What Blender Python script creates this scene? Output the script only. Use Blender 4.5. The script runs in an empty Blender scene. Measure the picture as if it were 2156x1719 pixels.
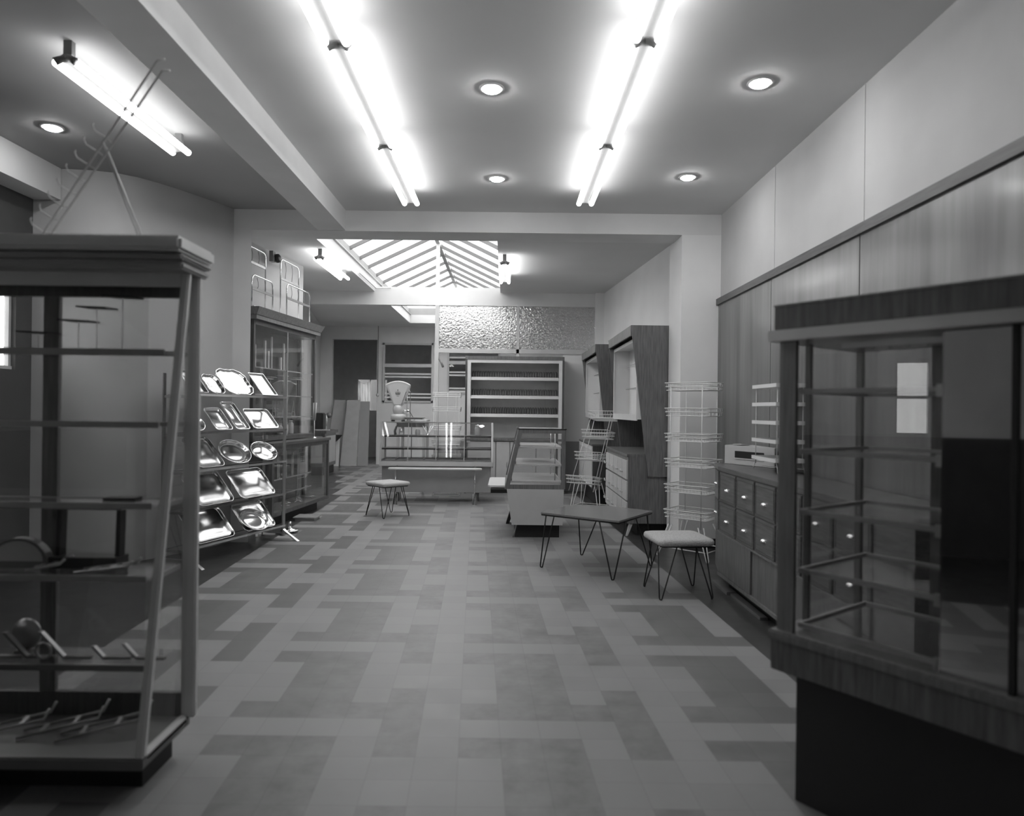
import bpy, bmesh, math, random
from mathutils import Vector, Matrix
random.seed(7)
S = bpy.context.scene
COL = bpy.context.collection
PI = math.pi

# ------------------------------------------------------------------ camera, sky, exposure
cam_d = bpy.data.cameras.new('camera'); cam = bpy.data.objects.new('camera', cam_d); COL.objects.link(cam)
cam.location = (0, 0, 1.45)
cam.rotation_euler = (Matrix.Rotation(PI/2, 4, 'X') @ Matrix.Rotation(0.012, 4, 'Z')).to_euler()
cam_d.sensor_width = 36; cam_d.lens = 36*1445/2156
cam_d.shift_x = 10/2156; cam_d.shift_y = 4.5/2156
cam_d.clip_start = 0.02
cam_d.dof.use_dof = True; cam_d.dof.focus_distance = 8.5; cam_d.dof.aperture_fstop = 1.5
S.camera = cam
w = bpy.data.worlds.new('sky'); S.world = w; w.use_nodes = True
w.node_tree.nodes['Background'].inputs[0].default_value = (1, 1, 1, 1)
w.node_tree.nodes['Background'].inputs[1].default_value = 3.3
S.view_settings.view_transform = 'Standard'; S.view_settings.look = 'None'
S.view_settings.exposure = 0.58; S.view_settings.gamma = 1.0; S.view_settings.use_curve_mapping = False
TUBE_POWER = 7.2
DOWN_POWER = 120.0

# ------------------------------------------------------------------ materials
def newmat(name):
    m = bpy.data.materials.new(name); m.use_nodes = True
    nt = m.node_tree
    return m, nt, nt.nodes['Principled BSDF']
def g(v): return (v, v, v, 1)
def mat(name, v, rough=.6, metal=0., var=.08, scale=6., stretch=(1, 1, 1), bump=0., spec=.5, coat=0.):
    """plain procedural surface: grey value with soft noise, optionally stretched into a grain"""
    m, nt, b = newmat(name)
    N = nt.nodes; L = nt.links
    tc = N.new('ShaderNodeTexCoord'); mp = N.new('ShaderNodeMapping'); nz = N.new('ShaderNodeTexNoise')
    mp.inputs['Scale'].default_value = stretch
    nz.inputs['Scale'].default_value = scale; nz.inputs['Detail'].default_value = 5
    L.new(tc.outputs['Object'], mp.inputs[0]); L.new(mp.outputs[0], nz.inputs['Vector'])
    r = N.new('ShaderNodeMapRange'); r.inputs['From Min'].default_value = .3; r.inputs['From Max'].default_value = .7
    r.inputs['To Min'].default_value = v*(1-var); r.inputs['To Max'].default_value = v*(1+var)
    L.new(nz.outputs['Fac'], r.inputs['Value'])
    L.new(r.outputs[0], b.inputs['Base Color'])
    b.inputs['Roughness'].default_value = rough; b.inputs['Metallic'].default_value = metal
    b.inputs['Specular IOR Level'].default_value = spec
    if coat: b.inputs['Coat Weight'].default_value = coat; b.inputs['Coat Roughness'].default_value = .15
    if bump:
        bp = N.new('ShaderNodeBump'); bp.inputs['Strength'].default_value = bump; bp.inputs['Distance'].default_value = .01
        L.new(nz.outputs['Fac'], bp.inputs['Height']); L.new(bp.outputs[0], b.inputs['Normal'])
    return m
def wood(name, v, rough=.4, var=.28, coat=.3):
    return mat(name, v, rough, var=var, scale=7, stretch=(9, 9, .7), bump=.05, coat=coat)
def wood_h(name, v, rough=.4, var=.25):
    return mat(name, v, rough, var=var, scale=7, stretch=(9, .7, 9), bump=.05)
def emis(name, s):
    m, nt, b = newmat(name)
    b.inputs['Base Color'].default_value = g(.68); b.inputs['Emission Color'].default_value = g(1)
    b.inputs['Emission Strength'].default_value = s
    return m
def thin_glass(name, tint=.93, f0=.04, rough=.0, haze=0.):
    """clear sheet: see-through with angle-dependent mirror reflection and a little dust"""
    m = bpy.data.materials.new(name); m.use_nodes = True; nt = m.node_tree; N = nt.nodes; L = nt.links
    N.remove(N['Principled BSDF']); out = N['Material Output']
    tr = N.new('ShaderNodeBsdfTransparent'); tr.inputs[0].default_value = g(tint)
    gl = N.new('ShaderNodeBsdfGlossy'); gl.inputs['Roughness'].default_value = rough; gl.inputs[0].default_value = g(1)
    ge = N.new('ShaderNodeNewGeometry'); dt = N.new('ShaderNodeVectorMath'); dt.operation = 'DOT_PRODUCT'
    L.new(ge.outputs['Normal'], dt.inputs[0]); L.new(ge.outputs['Incoming'], dt.inputs[1])
    def mth(op, a, bb=None, cc=None):
        n = N.new('ShaderNodeMath'); n.operation = op
        for i, q in enumerate((a, bb, cc)):
            if q is None: continue
            if isinstance(q, (int, float)): n.inputs[i].default_value = q
            else: L.new(q, n.inputs[i])
        return n.outputs[0]
    f = mth('MULTIPLY_ADD', mth('POWER', mth('SUBTRACT', 1.0, mth('ABSOLUTE', dt.outputs['Value'])), 5.0), 1-f0, f0)
    mx = N.new('ShaderNodeMixShader'); L.new(f, mx.inputs[0]); L.new(tr.outputs[0], mx.inputs[1]); L.new(gl.outputs[0], mx.inputs[2])
    last = mx
    if haze:
        df = N.new('ShaderNodeBsdfDiffuse'); df.inputs[0].default_value = g(.6)
        nz = N.new('ShaderNodeTexNoise'); nz.inputs['Scale'].default_value = 3
        r = N.new('ShaderNodeMapRange'); r.inputs['To Min'].default_value = haze*.5; r.inputs['To Max'].default_value = haze*1.5
        L.new(nz.outputs['Fac'], r.inputs[0])
        m2 = N.new('ShaderNodeMixShader'); L.new(r.outputs[0], m2.inputs[0]); L.new(last.outputs[0], m2.inputs[1]); L.new(df.outputs[0], m2.inputs[2]); last = m2
    L.new(last.outputs[0], out.inputs['Surface'])
    return m

M = {}
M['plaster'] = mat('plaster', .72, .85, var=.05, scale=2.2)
M['ceiling_l'] = mat('left_bay_ceiling_shade', .36, .9, var=.05, scale=1.1)  # ceiling paint darkened, so the bay's shade sits in its colour
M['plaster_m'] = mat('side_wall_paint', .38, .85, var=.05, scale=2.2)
M['case_back'] = mat('pale_back_board', .75, .7, var=.05)
M['plaster_r'] = mat('right_wall_paint', .50, .85, var=.05, scale=2.2)
M['plaster_l'] = mat('pale_paint', .78, .6, var=.04, scale=2)
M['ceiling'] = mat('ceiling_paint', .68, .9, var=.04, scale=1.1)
M['wallgrey'] = mat('grey_wall_paint', .55, .8, var=.06, scale=1.5)
M['darkwall'] = mat('dark_left_wall', .07, .8, var=.1)  # even near-black tone for the left wall
M['passage'] = mat('passage_paint', .6, .8, var=.06)
M['housing'] = mat('batten_enamel', .42, .5, var=.03)
M['dado'] = mat('dado_paint', .30, .6, var=.05)
M['panel'] = mat('wall_panel_veneer', .15, .32, var=.38, scale=2.6, stretch=(3, 3, .22), coat=.25)
M['rail'] = wood_h('dark_rail_wood', .085, .45)
M['wood_d'] = wood('dark_wood', .075, .4)
M['wood_m'] = wood('medium_wood', .155, .5)
M['wood_r'] = wood('ribbed_veneer', .14, .5, var=.3)
M['wood_c'] = wood_h('cabinet_wood', .12, .35, var=.3)
M['wood_s'] = wood('showcase_wood', .11, .28, var=.35, coat=.6)
M['slats'] = mat('dark_slats', .30, .6)
M['dark'] = mat('near_black_paint', .018, .6)
M['black'] = mat('black_lacquer', .02, .35)
M['white'] = mat('white_enamel', .68, .35, var=.03)
M['white_wire'] = mat('white_wire', .72, .4, var=.02)
M['cream'] = mat('cream_paint', .55, .5, var=.04)
M['grey'] = mat('grey_laminate', .36, .5, var=.04)
M['lgrey'] = mat('light_grey_laminate', .50, .5, var=.04)
M['formica'] = mat('speckled_table_laminate', .21, .25, var=.15, scale=40, stretch=(1, 3, 1), coat=.3)
M['iron'] = mat('black_iron', .015, .45, .3)
M['chrome'] = mat('chrome', .75, .12, 1., var=.03)
M['silver'] = mat('tray_silver', .72, .13, 1., var=.10, scale=5)
M['silver_d'] = mat('tray_steel', .42, .16, 1., var=.15, scale=5)
M['alu'] = mat('aluminium', .45, .35, .9, var=.06)
M['alu_d'] = mat('aged_alloy_frame', .20, .45, .5, var=.08)
M['plush'] = mat('pale_plush', .50, .95, var=.25, scale=120, bump=.9)
M['frame'] = mat('pale_frame_metal', .7, .38, .15, var=.04)
M['frame_d'] = mat('dull_frame_metal', .40, .45, .1, var=.06)
M['glass'] = thin_glass('clear_glass', .98, .03, haze=.01)
M['glass_v'] = thin_glass('showcase_glass', .94, .035, haze=.02)
M['glass_c'] = thin_glass('counter_glass', .95, .07, haze=.02)
M['glass_sky'] = thin_glass('roof_glass', .94, .02, haze=.03)
M['glass_e'] = mat('glass_edge', .38, .15, var=.05)
M['mirror'] = mat('tinted_mirror', .55, .03, 1., var=.05)
M['tube'] = emis('lit_tube', TUBE_POWER)
M['tube_rear'] = emis('lit_tube_rear', TUBE_POWER*1.5)
M['bars'] = mat('roof_bar_paint', .17, .6, var=.05)
M['upstand'] = mat('lantern_paint', .36, .6, var=.05)
M['lamp'] = emis('lit_downlight', DOWN_POWER)
M['socket'] = mat('lamp_socket', .22, .5)
M['card'] = mat('hardboard', .48, .85, var=.06)
M['cloth'] = mat('white_curtain', .7, .9, var=.05)
M['scale_p'] = mat('scale_enamel', .50, .3, var=.03, coat=.5)
M['face'] = mat('scale_dial', .55, .4, var=.02)

# brick outside the back window
m, nt, b = newmat('brick'); N = nt.nodes; L = nt.links
tc = N.new('ShaderNodeTexCoord'); mp = N.new('ShaderNodeMapping'); mp.inputs['Rotation'].default_value = (PI/2, 0, 0)
br = N.new('ShaderNodeTexBrick'); br.inputs['Scale'].default_value = 9; br.inputs['Color1'].default_value = g(.07); br.inputs['Color2'].default_value = g(.10); br.inputs['Mortar'].default_value = g(.2)
L.new(tc.outputs['Object'], mp.inputs[0]); L.new(mp.outputs[0], br.inputs['Vector']); L.new(br.outputs[0], b.inputs['Base Color']); M['brick'] = m

# thin cloth that lets daylight through
m, nt, b = newmat('thin_curtain'); N = nt.nodes; L = nt.links
b.inputs['Base Color'].default_value = g(.8); b.inputs['Roughness'].default_value = .9
tl = N.new('ShaderNodeBsdfTranslucent'); tl.inputs[0].default_value = g(.8)
mx = N.new('ShaderNodeMixShader'); mx.inputs[0].default_value = .55
L.new(b.outputs[0], mx.inputs[1]); L.new(tl.outputs[0], mx.inputs[2]); L.new(mx.outputs[0], N['Material Output'].inputs['Surface']); M['cloth'] = m

# pebbled obscure glass
m, nt, b = newmat('pebbled_glass'); N = nt.nodes; L = nt.links
b.inputs['Transmission Weight'].default_value = 1; b.inputs['Roughness'].default_value = .07; b.inputs['IOR'].default_value = 3.3
b.inputs['Base Color'].default_value = g(.68)
tc = N.new('ShaderNodeTexCoord'); vo = N.new('ShaderNodeTexVoronoi'); vo.feature = 'SMOOTH_F1'; vo.inputs['Scale'].default_value = 42
bp = N.new('ShaderNodeBump'); bp.inputs['Strength'].default_value = .45; bp.inputs['Distance'].default_value = .01
L.new(tc.outputs['Object'], vo.inputs['Vector']); L.new(vo.outputs['Distance'], bp.inputs['Height']); L.new(bp.outputs[0], b.inputs['Normal']); M['pebble'] = m

# floor tiles: cell index in the UV map gives each tile its own tone, joints and scuffing
def tile_mat(name, v, worn, rough=.42):
    m, nt, b = newmat(name); N = nt.nodes; L = nt.links
    uv = N.new('ShaderNodeUVMap'); uv.uv_map = 'cells'
    fl = N.new('ShaderNodeVectorMath'); fl.operation = 'FLOOR'; L.new(uv.outputs[0], fl.inputs[0])
    wn = N.new('ShaderNodeTexWhiteNoise'); wn.noise_dimensions = '2D'; L.new(fl.outputs[0], wn.inputs['Vector'])
    tc = N.new('ShaderNodeTexCoord')
    n1 = N.new('ShaderNodeTexNoise'); n1.inputs['Scale'].default_value = 5.5; n1.inputs['Detail'].default_value = 7; n1.inputs['Roughness'].default_value = .65; L.new(tc.outputs['Object'], n1.inputs['Vector'])
    sx = N.new('ShaderNodeSeparateXYZ'); L.new(tc.outputs['Object'], sx.inputs[0])
    def mth(op, a, bb=None, cc=None, clamp=False):
        n = N.new('ShaderNodeMath'); n.operation = op; n.use_clamp = clamp
        for i, q in enumerate((a, bb, cc)):
            if q is None: continue
            if isinstance(q, (int, float)): n.inputs[i].default_value = q
            else: L.new(q, n.inputs[i])
        return n.outputs[0]
    # wear band along the middle of the aisle, broken up by noise
    ax = mth('ABSOLUTE', mth('ADD', sx.outputs[0], .15))
    band = mth('SUBTRACT', 1.5, mth('MULTIPLY', ax, .95), clamp=True)
    wear = mth('MULTIPLY', band, mth('MULTIPLY_ADD', n1.outputs['Fac'], 2.2, -.5, clamp=True), clamp=True)
    wear = mth('MULTIPLY', wear, worn)
    base = mth('MULTIPLY_ADD', wn.outputs[0], v*.14, v*.93)
    base = mth('MULTIPLY', base, mth('MULTIPLY_ADD', n1.outputs['Fac'], .30, .85))
    col = mth('ADD', mth('MULTIPLY', base, mth('SUBTRACT', 1, wear)), mth('MULTIPLY', wear, .27))
    fr = N.new('ShaderNodeVectorMath'); fr.operation = 'FRACTION'; L.new(uv.outputs[0], fr.inputs[0])
    s2 = N.new('ShaderNodeSeparateXYZ'); L.new(fr.outputs[0], s2.inputs[0])
    e = mth('MINIMUM', mth('MINIMUM', s2.outputs[0], mth('SUBTRACT', 1, s2.outputs[0])), mth('MINIMUM', s2.outputs[1], mth('SUBTRACT', 1, s2.outputs[1])))
    joint = mth('SUBTRACT', 1, mth('MULTIPLY', mth('LESS_THAN', e, .012), .14))
    L.new(mth('MULTIPLY', col, joint), b.inputs['Base Color'])
    L.new(mth('MULTIPLY_ADD', n1.outputs['Fac'], .25, rough-.1), b.inputs['Roughness'])
    return m
M['tile_l'] = tile_mat('pale_tile', .265, .65)
M['tile_d'] = tile_mat('dark_tile', .135, .95)
M['tile_b'] = tile_mat('border_tile', .05, .0, .3)

# ------------------------------------------------------------------ mesh builder
class MB:
    def __init__(s, T=None): s.v = []; s.f = []; s.T = T or Matrix.Identity(4); s.sm = []
    def add(s, vs, fs, smooth=False):
        o = len(s.v); s.v += [s.T @ Vector(p) for p in vs]; s.f += [tuple(i+o for i in f) for f in fs]; s.sm += [smooth]*len(fs); return s
    def box(s, x0, x1, y0, y1, z0, z1):
        vs = [(x, y, z) for z in (z0, z1) for (x, y) in ((x0, y0), (x1, y0), (x1, y1), (x0, y1))]
        return s.add(vs, [(3, 2, 1, 0), (4, 5, 6, 7), (0, 1, 5, 4), (1, 2, 6, 5), (2, 3, 7, 6), (3, 0, 4, 7)])
    def hexa(s, b4, t4):
        """any box-like solid: four bottom and four top corners, same order"""
        return s.add(list(b4)+list(t4), [(3, 2, 1, 0), (4, 5, 6, 7), (0, 1, 5, 4), (1, 2, 6, 5), (2, 3, 7, 6), (3, 0, 4, 7)])
    def slab(s, p, q, z0, z1, t, side=1):
        """upright slab from plan point p to q, thickness t to the left (side=1) of the direction"""
        p = Vector((p[0], p[1])); q = Vector((q[0], q[1])); d = (q-p).normalized(); n = Vector((-d.y, d.x))*t*side
        a = [p, q, q+n, p+n]
        return s.hexa([(k.x, k.y, z0) for k in a], [(k.x, k.y, z1) for k in a])
    def prism(s, poly, z0, z1):
        n = len(poly)
        return s.add([(x, y, z0) for x, y in poly]+[(x, y, z1) for x, y in poly], [tuple(range(n-1, -1, -1)), tuple(range(n, 2*n))]+[(i, (i+1) % n, n+(i+1) % n, n+i) for i in range(n)])
    def prism_y(s, poly, y0, y1):
        n = len(poly)
        return s.add([(x, y0, z) for x, z in poly]+[(x, y1, z) for x, z in poly], [tuple(range(n)), tuple(range(2*n-1, n-1, -1))]+[((i+1) % n, i, n+i, n+(i+1) % n) for i in range(n)])
    def tube(s, pts, r, n=6, closed=False, cap=True):
        P = [Vector(p) for p in pts]; k = len(P); R = []
        up = None
        for i in range(k):
            a = P[i-1] if (i > 0 or closed) else P[i]; c = P[(i+1) % k] if (i < k-1 or closed) else P[i]
            t = (c-a)
            if t.length < 1e-9: t = Vector((0, 0, 1))
            t.normalize()
            if up is None: up = Vector((0, 0, 1)) if abs(t.z) < .9 else Vector((1, 0, 0))
            u = (up - t*up.dot(t))
            if u.length < 1e-5: u = t.orthogonal()
            u.normalize(); up = u; v = t.cross(u)
            rr = r[i] if isinstance(r, (list, tuple)) else r
            R.append([P[i]+(u*math.cos(2*PI*j/n)+v*math.sin(2*PI*j/n))*rr for j in range(n)])
        vs = [q for ring in R for q in ring]; fs = []
        for i in range(k if closed else k-1):
            for j in range(n):
                a = i*n+j; b2 = i*n+(j+1) % n; c = ((i+1) % k)*n+(j+1) % n; d = ((i+1) % k)*n+j
                fs.append((a, b2, c, d))
        if cap and not closed: fs += [tuple(range(n-1, -1, -1)), tuple(range((k-1)*n, k*n))]
        return s.add(vs, fs, n > 4)
    def lathe(s, prof, n=24, c=(0, 0, 0), axis='z', smooth=True):
        vs = []
        for (r, h) in prof:
            for j in range(n):
                a = 2*PI*j/n; x, y = r*math.cos(a), r*math.sin(a)
                p = (x, y, h) if axis == 'z' else ((x, h, y) if axis == 'y' else (h, x, y))
                vs.append((p[0]+c[0], p[1]+c[1], p[2]+c[2]))
        k = len(prof); fs = [(i*n+j, i*n+(j+1) % n, (i+1)*n+(j+1) % n, (i+1)*n+j) for i in range(k-1) for j in range(n)]
        fs += [tuple(range(n-1, -1, -1)), tuple(range((k-1)*n, k*n))]
        return s.add(vs, fs, smooth)
    def build(s, name, material, parent=None, local=False, bevel=0.):
        me = bpy.data.meshes.new(name)
        vs = s.v
        if parent is not None and not local:
            Wm = world_of(parent).inverted(); vs = [Wm @ p for p in vs]
        me.from_pydata([tuple(p) for p in vs], [], s.f); me.validate(); me.update()
        if len(s.sm) == len(me.polygons): me.polygons.foreach_set('use_smooth', s.sm)
        bm = bmesh.new(); bm.from_mesh(me); bmesh.ops.recalc_face_normals(bm, faces=bm.faces)
        if bevel:
            bmesh.ops.bevel(bm, geom=[e for e in bm.edges], offset=bevel, segments=2, affect='EDGES', clamp_overlap=True)
        bm.to_mesh(me); bm.free()
        me.materials.append(material)
        o = bpy.data.objects.new(name, me); COL.objects.link(o)
        if parent is not None: o.parent = parent
        return o
def world_of(o):
    Wm = Matrix.Identity(4)
    while o is not None: Wm = o.matrix_basis @ Wm; o = o.parent
    return Wm
def tag(o, label, cat, group=None):
    o['label'] = label; o['category'] = cat
    if group: o['group'] = group
    return o
def thing(name, label, cat, loc=(0, 0, 0), rz=0., group=None):
    o = bpy.data.objects.new(name, None); COL.objects.link(o); o.empty_display_size = .1
    o.matrix_basis = Matrix.Translation(loc) @ Matrix.Rotation(rz, 4, 'Z')
    return tag(o, label, cat, group)
def struct(mb, name, material, parent=None, **k):
    o = mb.build(name, material, parent, **k)
    if parent is None: o['kind'] = 'structure'
    return o
def copy_tree(o, parent=None):
    c = o.copy(); COL.objects.link(c)
    if parent is not None: c.parent = parent
    for ch in [q for q in bpy.data.objects if q.parent == o]: copy_tree(ch, c)
    return c
def place(o, loc, rz=0., label=None, scale=None):
    c = copy_tree(o); c.matrix_basis = Matrix.Translation(loc) @ Matrix.Rotation(rz, 4, 'Z') @ (Matrix.Diagonal((*scale, 1)) if scale else Matrix.Identity(4))
    if label: c['label'] = label
    return c
def rrect(w, h, r, n=5):
    """rounded rectangle outline centred on 0"""
    out = []
    for cx, cy, a0 in ((w/2-r, h/2-r, 0), (-w/2+r, h/2-r, 90), (-w/2+r, -h/2+r, 180), (w/2-r, -h/2+r, 270)):
        for i in range(n+1):
            a = math.radians(a0+90*i/n); out.append((cx+r*math.cos(a), cy+r*math.sin(a)))
    return out

# ================================================================== THE SETTING
CEIL = 3.57
# floor: a sheared grid of tiles, six by six repeat, dark border along both sides
CA, CB, A0, B0, SH = .18, .1758, -1.137, 4.262, .0455
DARK = {(0, 0), (1, 0), (2, 0), (3, 0), (1, 1), (2, 1), (1, 2), (2, 2), (1, 3), (2, 3), (0, 4), (1, 4), (2, 4), (4, 0), (4, 1), (4, 4), (4, 5)}
def make_floor():
    me = bpy.data.meshes.new('floor'); vs = []; fs = []; mi = []; uvs = []
    idx = {}
    def V(i, j):
        if (i, j) not in idx:
            Y = B0+j*CB; X = A0+i*CA-SH*Y
            idx[(i, j)] = len(vs); vs.append((X, Y, 0))
        return idx[(i, j)]
    for j in range(-36, 105):
        Y = B0+j*CB
        lo = -6 if Y < 10.3 else -6-int((Y-10.3)*1.0)
        for i in range(-26, 34):
            fs.append((V(i, j), V(i+1, j), V(i+1, j+1), V(i, j+1)))
            if i < lo or i >= 16: mi.append(2)
            else: mi.append(1 if (i % 6, j % 6) in DARK else 0)
            uvs += [(i+.0001, j+.0001), (i+.9999, j+.0001), (i+.9999, j+.9999), (i+.0001, j+.9999)]
    me.from_pydata(vs, [], fs)
    for k in ('tile_l', 'tile_d', 'tile_b'): me.materials.append(M[k])
    me.polygons.foreach_set('material_index', mi)
    ul = me.uv_layers.new(name='cells')
    for k, u in enumerate(uvs): ul.data[k].uv = u
    o = bpy.data.objects.new('floor', me); COL.objects.link(o); o['kind'] = 'structure'
make_floor()

# ceiling with the roof-light opening
SX0, SX1, SY0, SY1 = -2.42, -.15, 8.0, 16.9
mb = MB()
mb.box(-1.9, 3.2, -2, 7.5, CEIL, CEIL+.2).box(-5.5, 3.2, 7.5, SY0, CEIL, CEIL+.2).box(-5.5, SX0, SY0, SY1, CEIL, CEIL+.2).box(SX1, 3.2, SY0, SY1, CEIL, CEIL+.2).box(-5.5, 3.2, SY1, 18, CEIL, CEIL+.2)
struct(mb, 'ceiling', M['ceiling'])
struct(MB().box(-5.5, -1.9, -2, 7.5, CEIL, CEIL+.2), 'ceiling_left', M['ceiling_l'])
# beams
struct(MB().box(-2.95, 2.27, 7.35, 7.72, 3.35, CEIL), 'trim_1', M['plaster'])
struct(MB().box(-2.05, -1.755, -2, 7.35, 3.355, CEIL), 'trim_2', M['plaster'])
struct(MB().box(-4.27, -4.03, -2, 6.16, 3.29, CEIL), 'trim_3', M['plaster'])
mb = MB().box(-3.9, 1.73, 12.4, 12.52, 3.33, CEIL).box(SX0, SX1, 12.4, 12.52, CEIL, 3.655)
struct(mb, 'trim_4', M['plaster'])

# walls
mb = MB().box(2.27, 2.4, -2, 7.36, 0, CEIL)
wr = struct(mb, 'wall_right', M['plaster_r'])
mb = MB()
for y in (4.395, 5.87, 2.92): mb.box(2.266, 2.272, y-.003, y+.003, 2.66, CEIL)
mb.build('board_joint', M['wallgrey'], wr)
ys = [-2, -.03, 1.445, 2.92, 4.395, 5.87, 7.345]
for a, c in zip(ys[:-1], ys[1:]):
    MB().box(2.245, 2.27, a+.006, c-.006, .02, 2.6).build('wall_panel', M['panel'], wr)
MB().box(2.25, 2.27, -2, 7.345, .0, 2.6).build('backing', M['dark'], wr)
o = struct(MB().box(2.222, 2.27, -2, 7.35, 2.6, 2.665), 'trim_5', M['rail'])
struct(MB().box(1.85, 2.27, 7.35, 7.9, 0, 3.35), 'wall_pier_right', M['plaster_l'])
struct(MB().box(1.84, 2.28, 7.335, 7.35, 0, .1), 'baseboard_pier', M['dark'])
struct(MB().slab((2.12, 7.9), (1.72, 12.3), 0, CEIL, .1, -1), 'wall_right_rear', M['plaster_l'])
struct(MB().box(1.565, 1.74, 12.3, 12.6, 0, CEIL), 'trim_6', M['plaster_l'])
struct(MB().box(1.9, 2.0, 12.6, 17.8, 0, CEIL), 'wall_right_back', M['plaster_l'])
mb = MB().slab((-4.27, -2), (-4.27, .7), 0, 1.22, .1).slab((-4.27, 1.05), (-4.27, 3.3), 0, 1.22, .1).slab((-4.27, .7), (-4.27, 1.05), 0, 1.22, .1).slab((-4.27, 5.95), (-4.27, 6.15), 0, CEIL, .1)
mb.slab((-4.27, 3.3), (-4.27, 5.95), 0, 1.75, .1).slab((-4.27, 3.3), (-4.27, 5.95), 2.42, CEIL, .1)
struct(mb, 'wall_left', M['darkwall'])
mb = MB().slab((-4.27, -2), (-4.27, .7), 1.22, CEIL, .1).slab((-4.27, 1.05), (-4.27, 3.3), 1.22, CEIL, .1).slab((-4.27, .7), (-4.27, 1.05), 2.0, CEIL, .1)
struct(mb, 'wall_left_front', M['plaster'])
wn = struct(MB().box(-4.35, -4.29, .7, 1.05, 1.22, 1.26).box(-4.35, -4.29, .7, .73, 1.26, 2.0).box(-4.35, -4.29, 1.02, 1.05, 1.26, 2.0).box(-4.35, -4.29, .7, 1.05, 1.62, 1.65), 'window_7', M['white'])
MB().box(-4.33, -4.325, .73, 1.02, 1.26, 2.0).build('pane', M['glass'], wn)
wn = struct(MB().box(-4.36, -4.30, 3.3, 5.95, 1.75, 1.78).box(-4.36, -4.30, 3.3, 5.95, 2.39, 2.42), 'window_3', M['white'])
mb = MB()
for y in (3.3, 3.8, 4.3, 4.8, 5.3, 5.6, 5.75, 5.92): mb.box(-4.35, -4.31, y, y+.03, 1.78, 2.39)
mb.build('glazing_bar', M['cream'], wn)
MB().box(-4.34, -4.335, 3.3, 5.95, 1.78, 2.39).build('pane', M['glass'], wn)
cv = [(-4.37, 6.16), (-4.0, 6.165), (-3.78, 6.19), (-3.60, 6.25), (-3.46, 6.36), (-3.34, 6.52), (-3.22, 6.74), (-3.08, 7.04), (-2.95, 7.35)]
mb = MB(); rows = [(x, y, z) for z in (0, CEIL) for x, y in cv]; k = len(cv)
mb.add(rows, [(i, i+1, k+i+1, k+i) for i in range(k-1)], True)
struct(mb, 'wall_left_splay', M['wallgrey'])
struct(MB().prism([(-3.1, 7.35), (-2.76, 7.35), (-2.90, 7.68), (-3.1, 7.68)], 0, 3.35), 'wall_pier_left', M['plaster'])
mb = MB().slab((-3.33, 7.6), (-3.33, 8.7), 0, CEIL, .1).slab((-3.33, 8.7), (-3.085, 10.3), 0, CEIL, .1).box(-3.4, -3.1, 7.6, 7.7, 0, CEIL)
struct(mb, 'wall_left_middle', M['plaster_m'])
struct(MB().slab((-3.42, 10.4), (-4.86, 17.8), 0, CEIL, .1).slab((-3.085, 10.3), (-3.52, 10.4), 0, CEIL, .1), 'wall_left_back', M['wallgrey'])
struct(MB().box(-4.4, 2.4, -2.1, -2, 0, CEIL), 'wall_front', M['wallgrey'])
# far wall with the passage opening and two inner windows
YB = 17.8
mb = MB()
def wb(x0, x1, z0, z1): mb.box(x0, x1, YB, YB+.12, z0, z1)
wb(-5.5, -4.55, 0, CEIL); wb(-4.55, -3.39, 3.24, CEIL); wb(-3.39, -3.24, 0, CEIL); wb(-3.24, -1.93, 3.16, CEIL); wb(-3.24, -1.93, 0, 1.62)
wb(-1.93, -1.57, 0, CEIL); wb(-1.57, -.2, 3.05, CEIL); wb(-1.57, -.2, 0, 1.85); wb(-.2, 2.0, 0, CEIL)
struct(mb, 'wall_back', M['plaster'])
def inner_window(name, x0, x1, z0, z1, zt, stripes):
    fr = MB().box(x0, x1, YB-.04, YB+.08, zt, zt+.09).box(x0, x0+.05, YB-.03, YB+.08, z0, z1).box(x1-.05, x1, YB-.03, YB+.08, z0, z1).box(x0, x1, YB-.03, YB+.08, z1-.05, z1).box(x0, x1, YB-.03, YB+.08, z0, z0+.04)
    o = struct(fr, name, M['cream'])
    MB().box(x0+.05, x1-.05, YB+.03, YB+.036, z0+.04, z1-.05).build('pane', M['glass'], o)
    st = MB()
    for z in stripes: st.box(x0+.05, x1-.05, YB+.022, YB+.03, z-.02, z+.02)
    st.build('painted_stripe', M['plaster_l'], o)
inner_window('window_2', -3.24, -1.93, 1.62, 3.16, 2.53, (2.36, 2.28, 1.84, 1.75))
inner_window('window_4', -1.57, -.2, 1.85, 3.05, 2.62, (2.80, 2.42, 2.34, 2.0, 1.92))
# room behind the far wall, with a window onto a brick wall
mb = MB().box(-5.6, -5.5, YB+.12, 20.6, 0, 3.5).box(2.0, 2.1, YB+.12, 20.6, 0, 3.5).box(-5.5, 2.0, YB+.12, 20.6, 3.5, 3.6)
mb.box(-5.5, -4.46, 20.5, 20.6, 0, 3.5).box(-3.6, 2.0, 20.5, 20.6, 0, 3.5).box(-4.46, -3.6, 20.5, 20.6, 2.31, 3.5).box(-4.46, -3.6, 20.5, 20.6, 0, 1.36)
struct(mb, 'wall_passage', M['passage'])
o = struct(MB().box(-4.12, -4.09, 20.5, 20.56, 1.36, 2.31).box(-4.46, -3.6, 20.5, 20.57, 1.36, 1.39), 'window_5', M['cream'])
MB().box(-4.46, -3.6, 20.57, 20.575, 1.38, 2.31).build('pane', M['glass'], o)
tag(MB().box(-6, -1, 22.4, 22.6, 0, 2.9).build('brick_wall', M['brick']), 'brick wall outside the small back window', 'wall')
struct(MB().box(-6, 2, 20.6, 22.4, -.05, 0), 'floor_yard', M['grey'])

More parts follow.
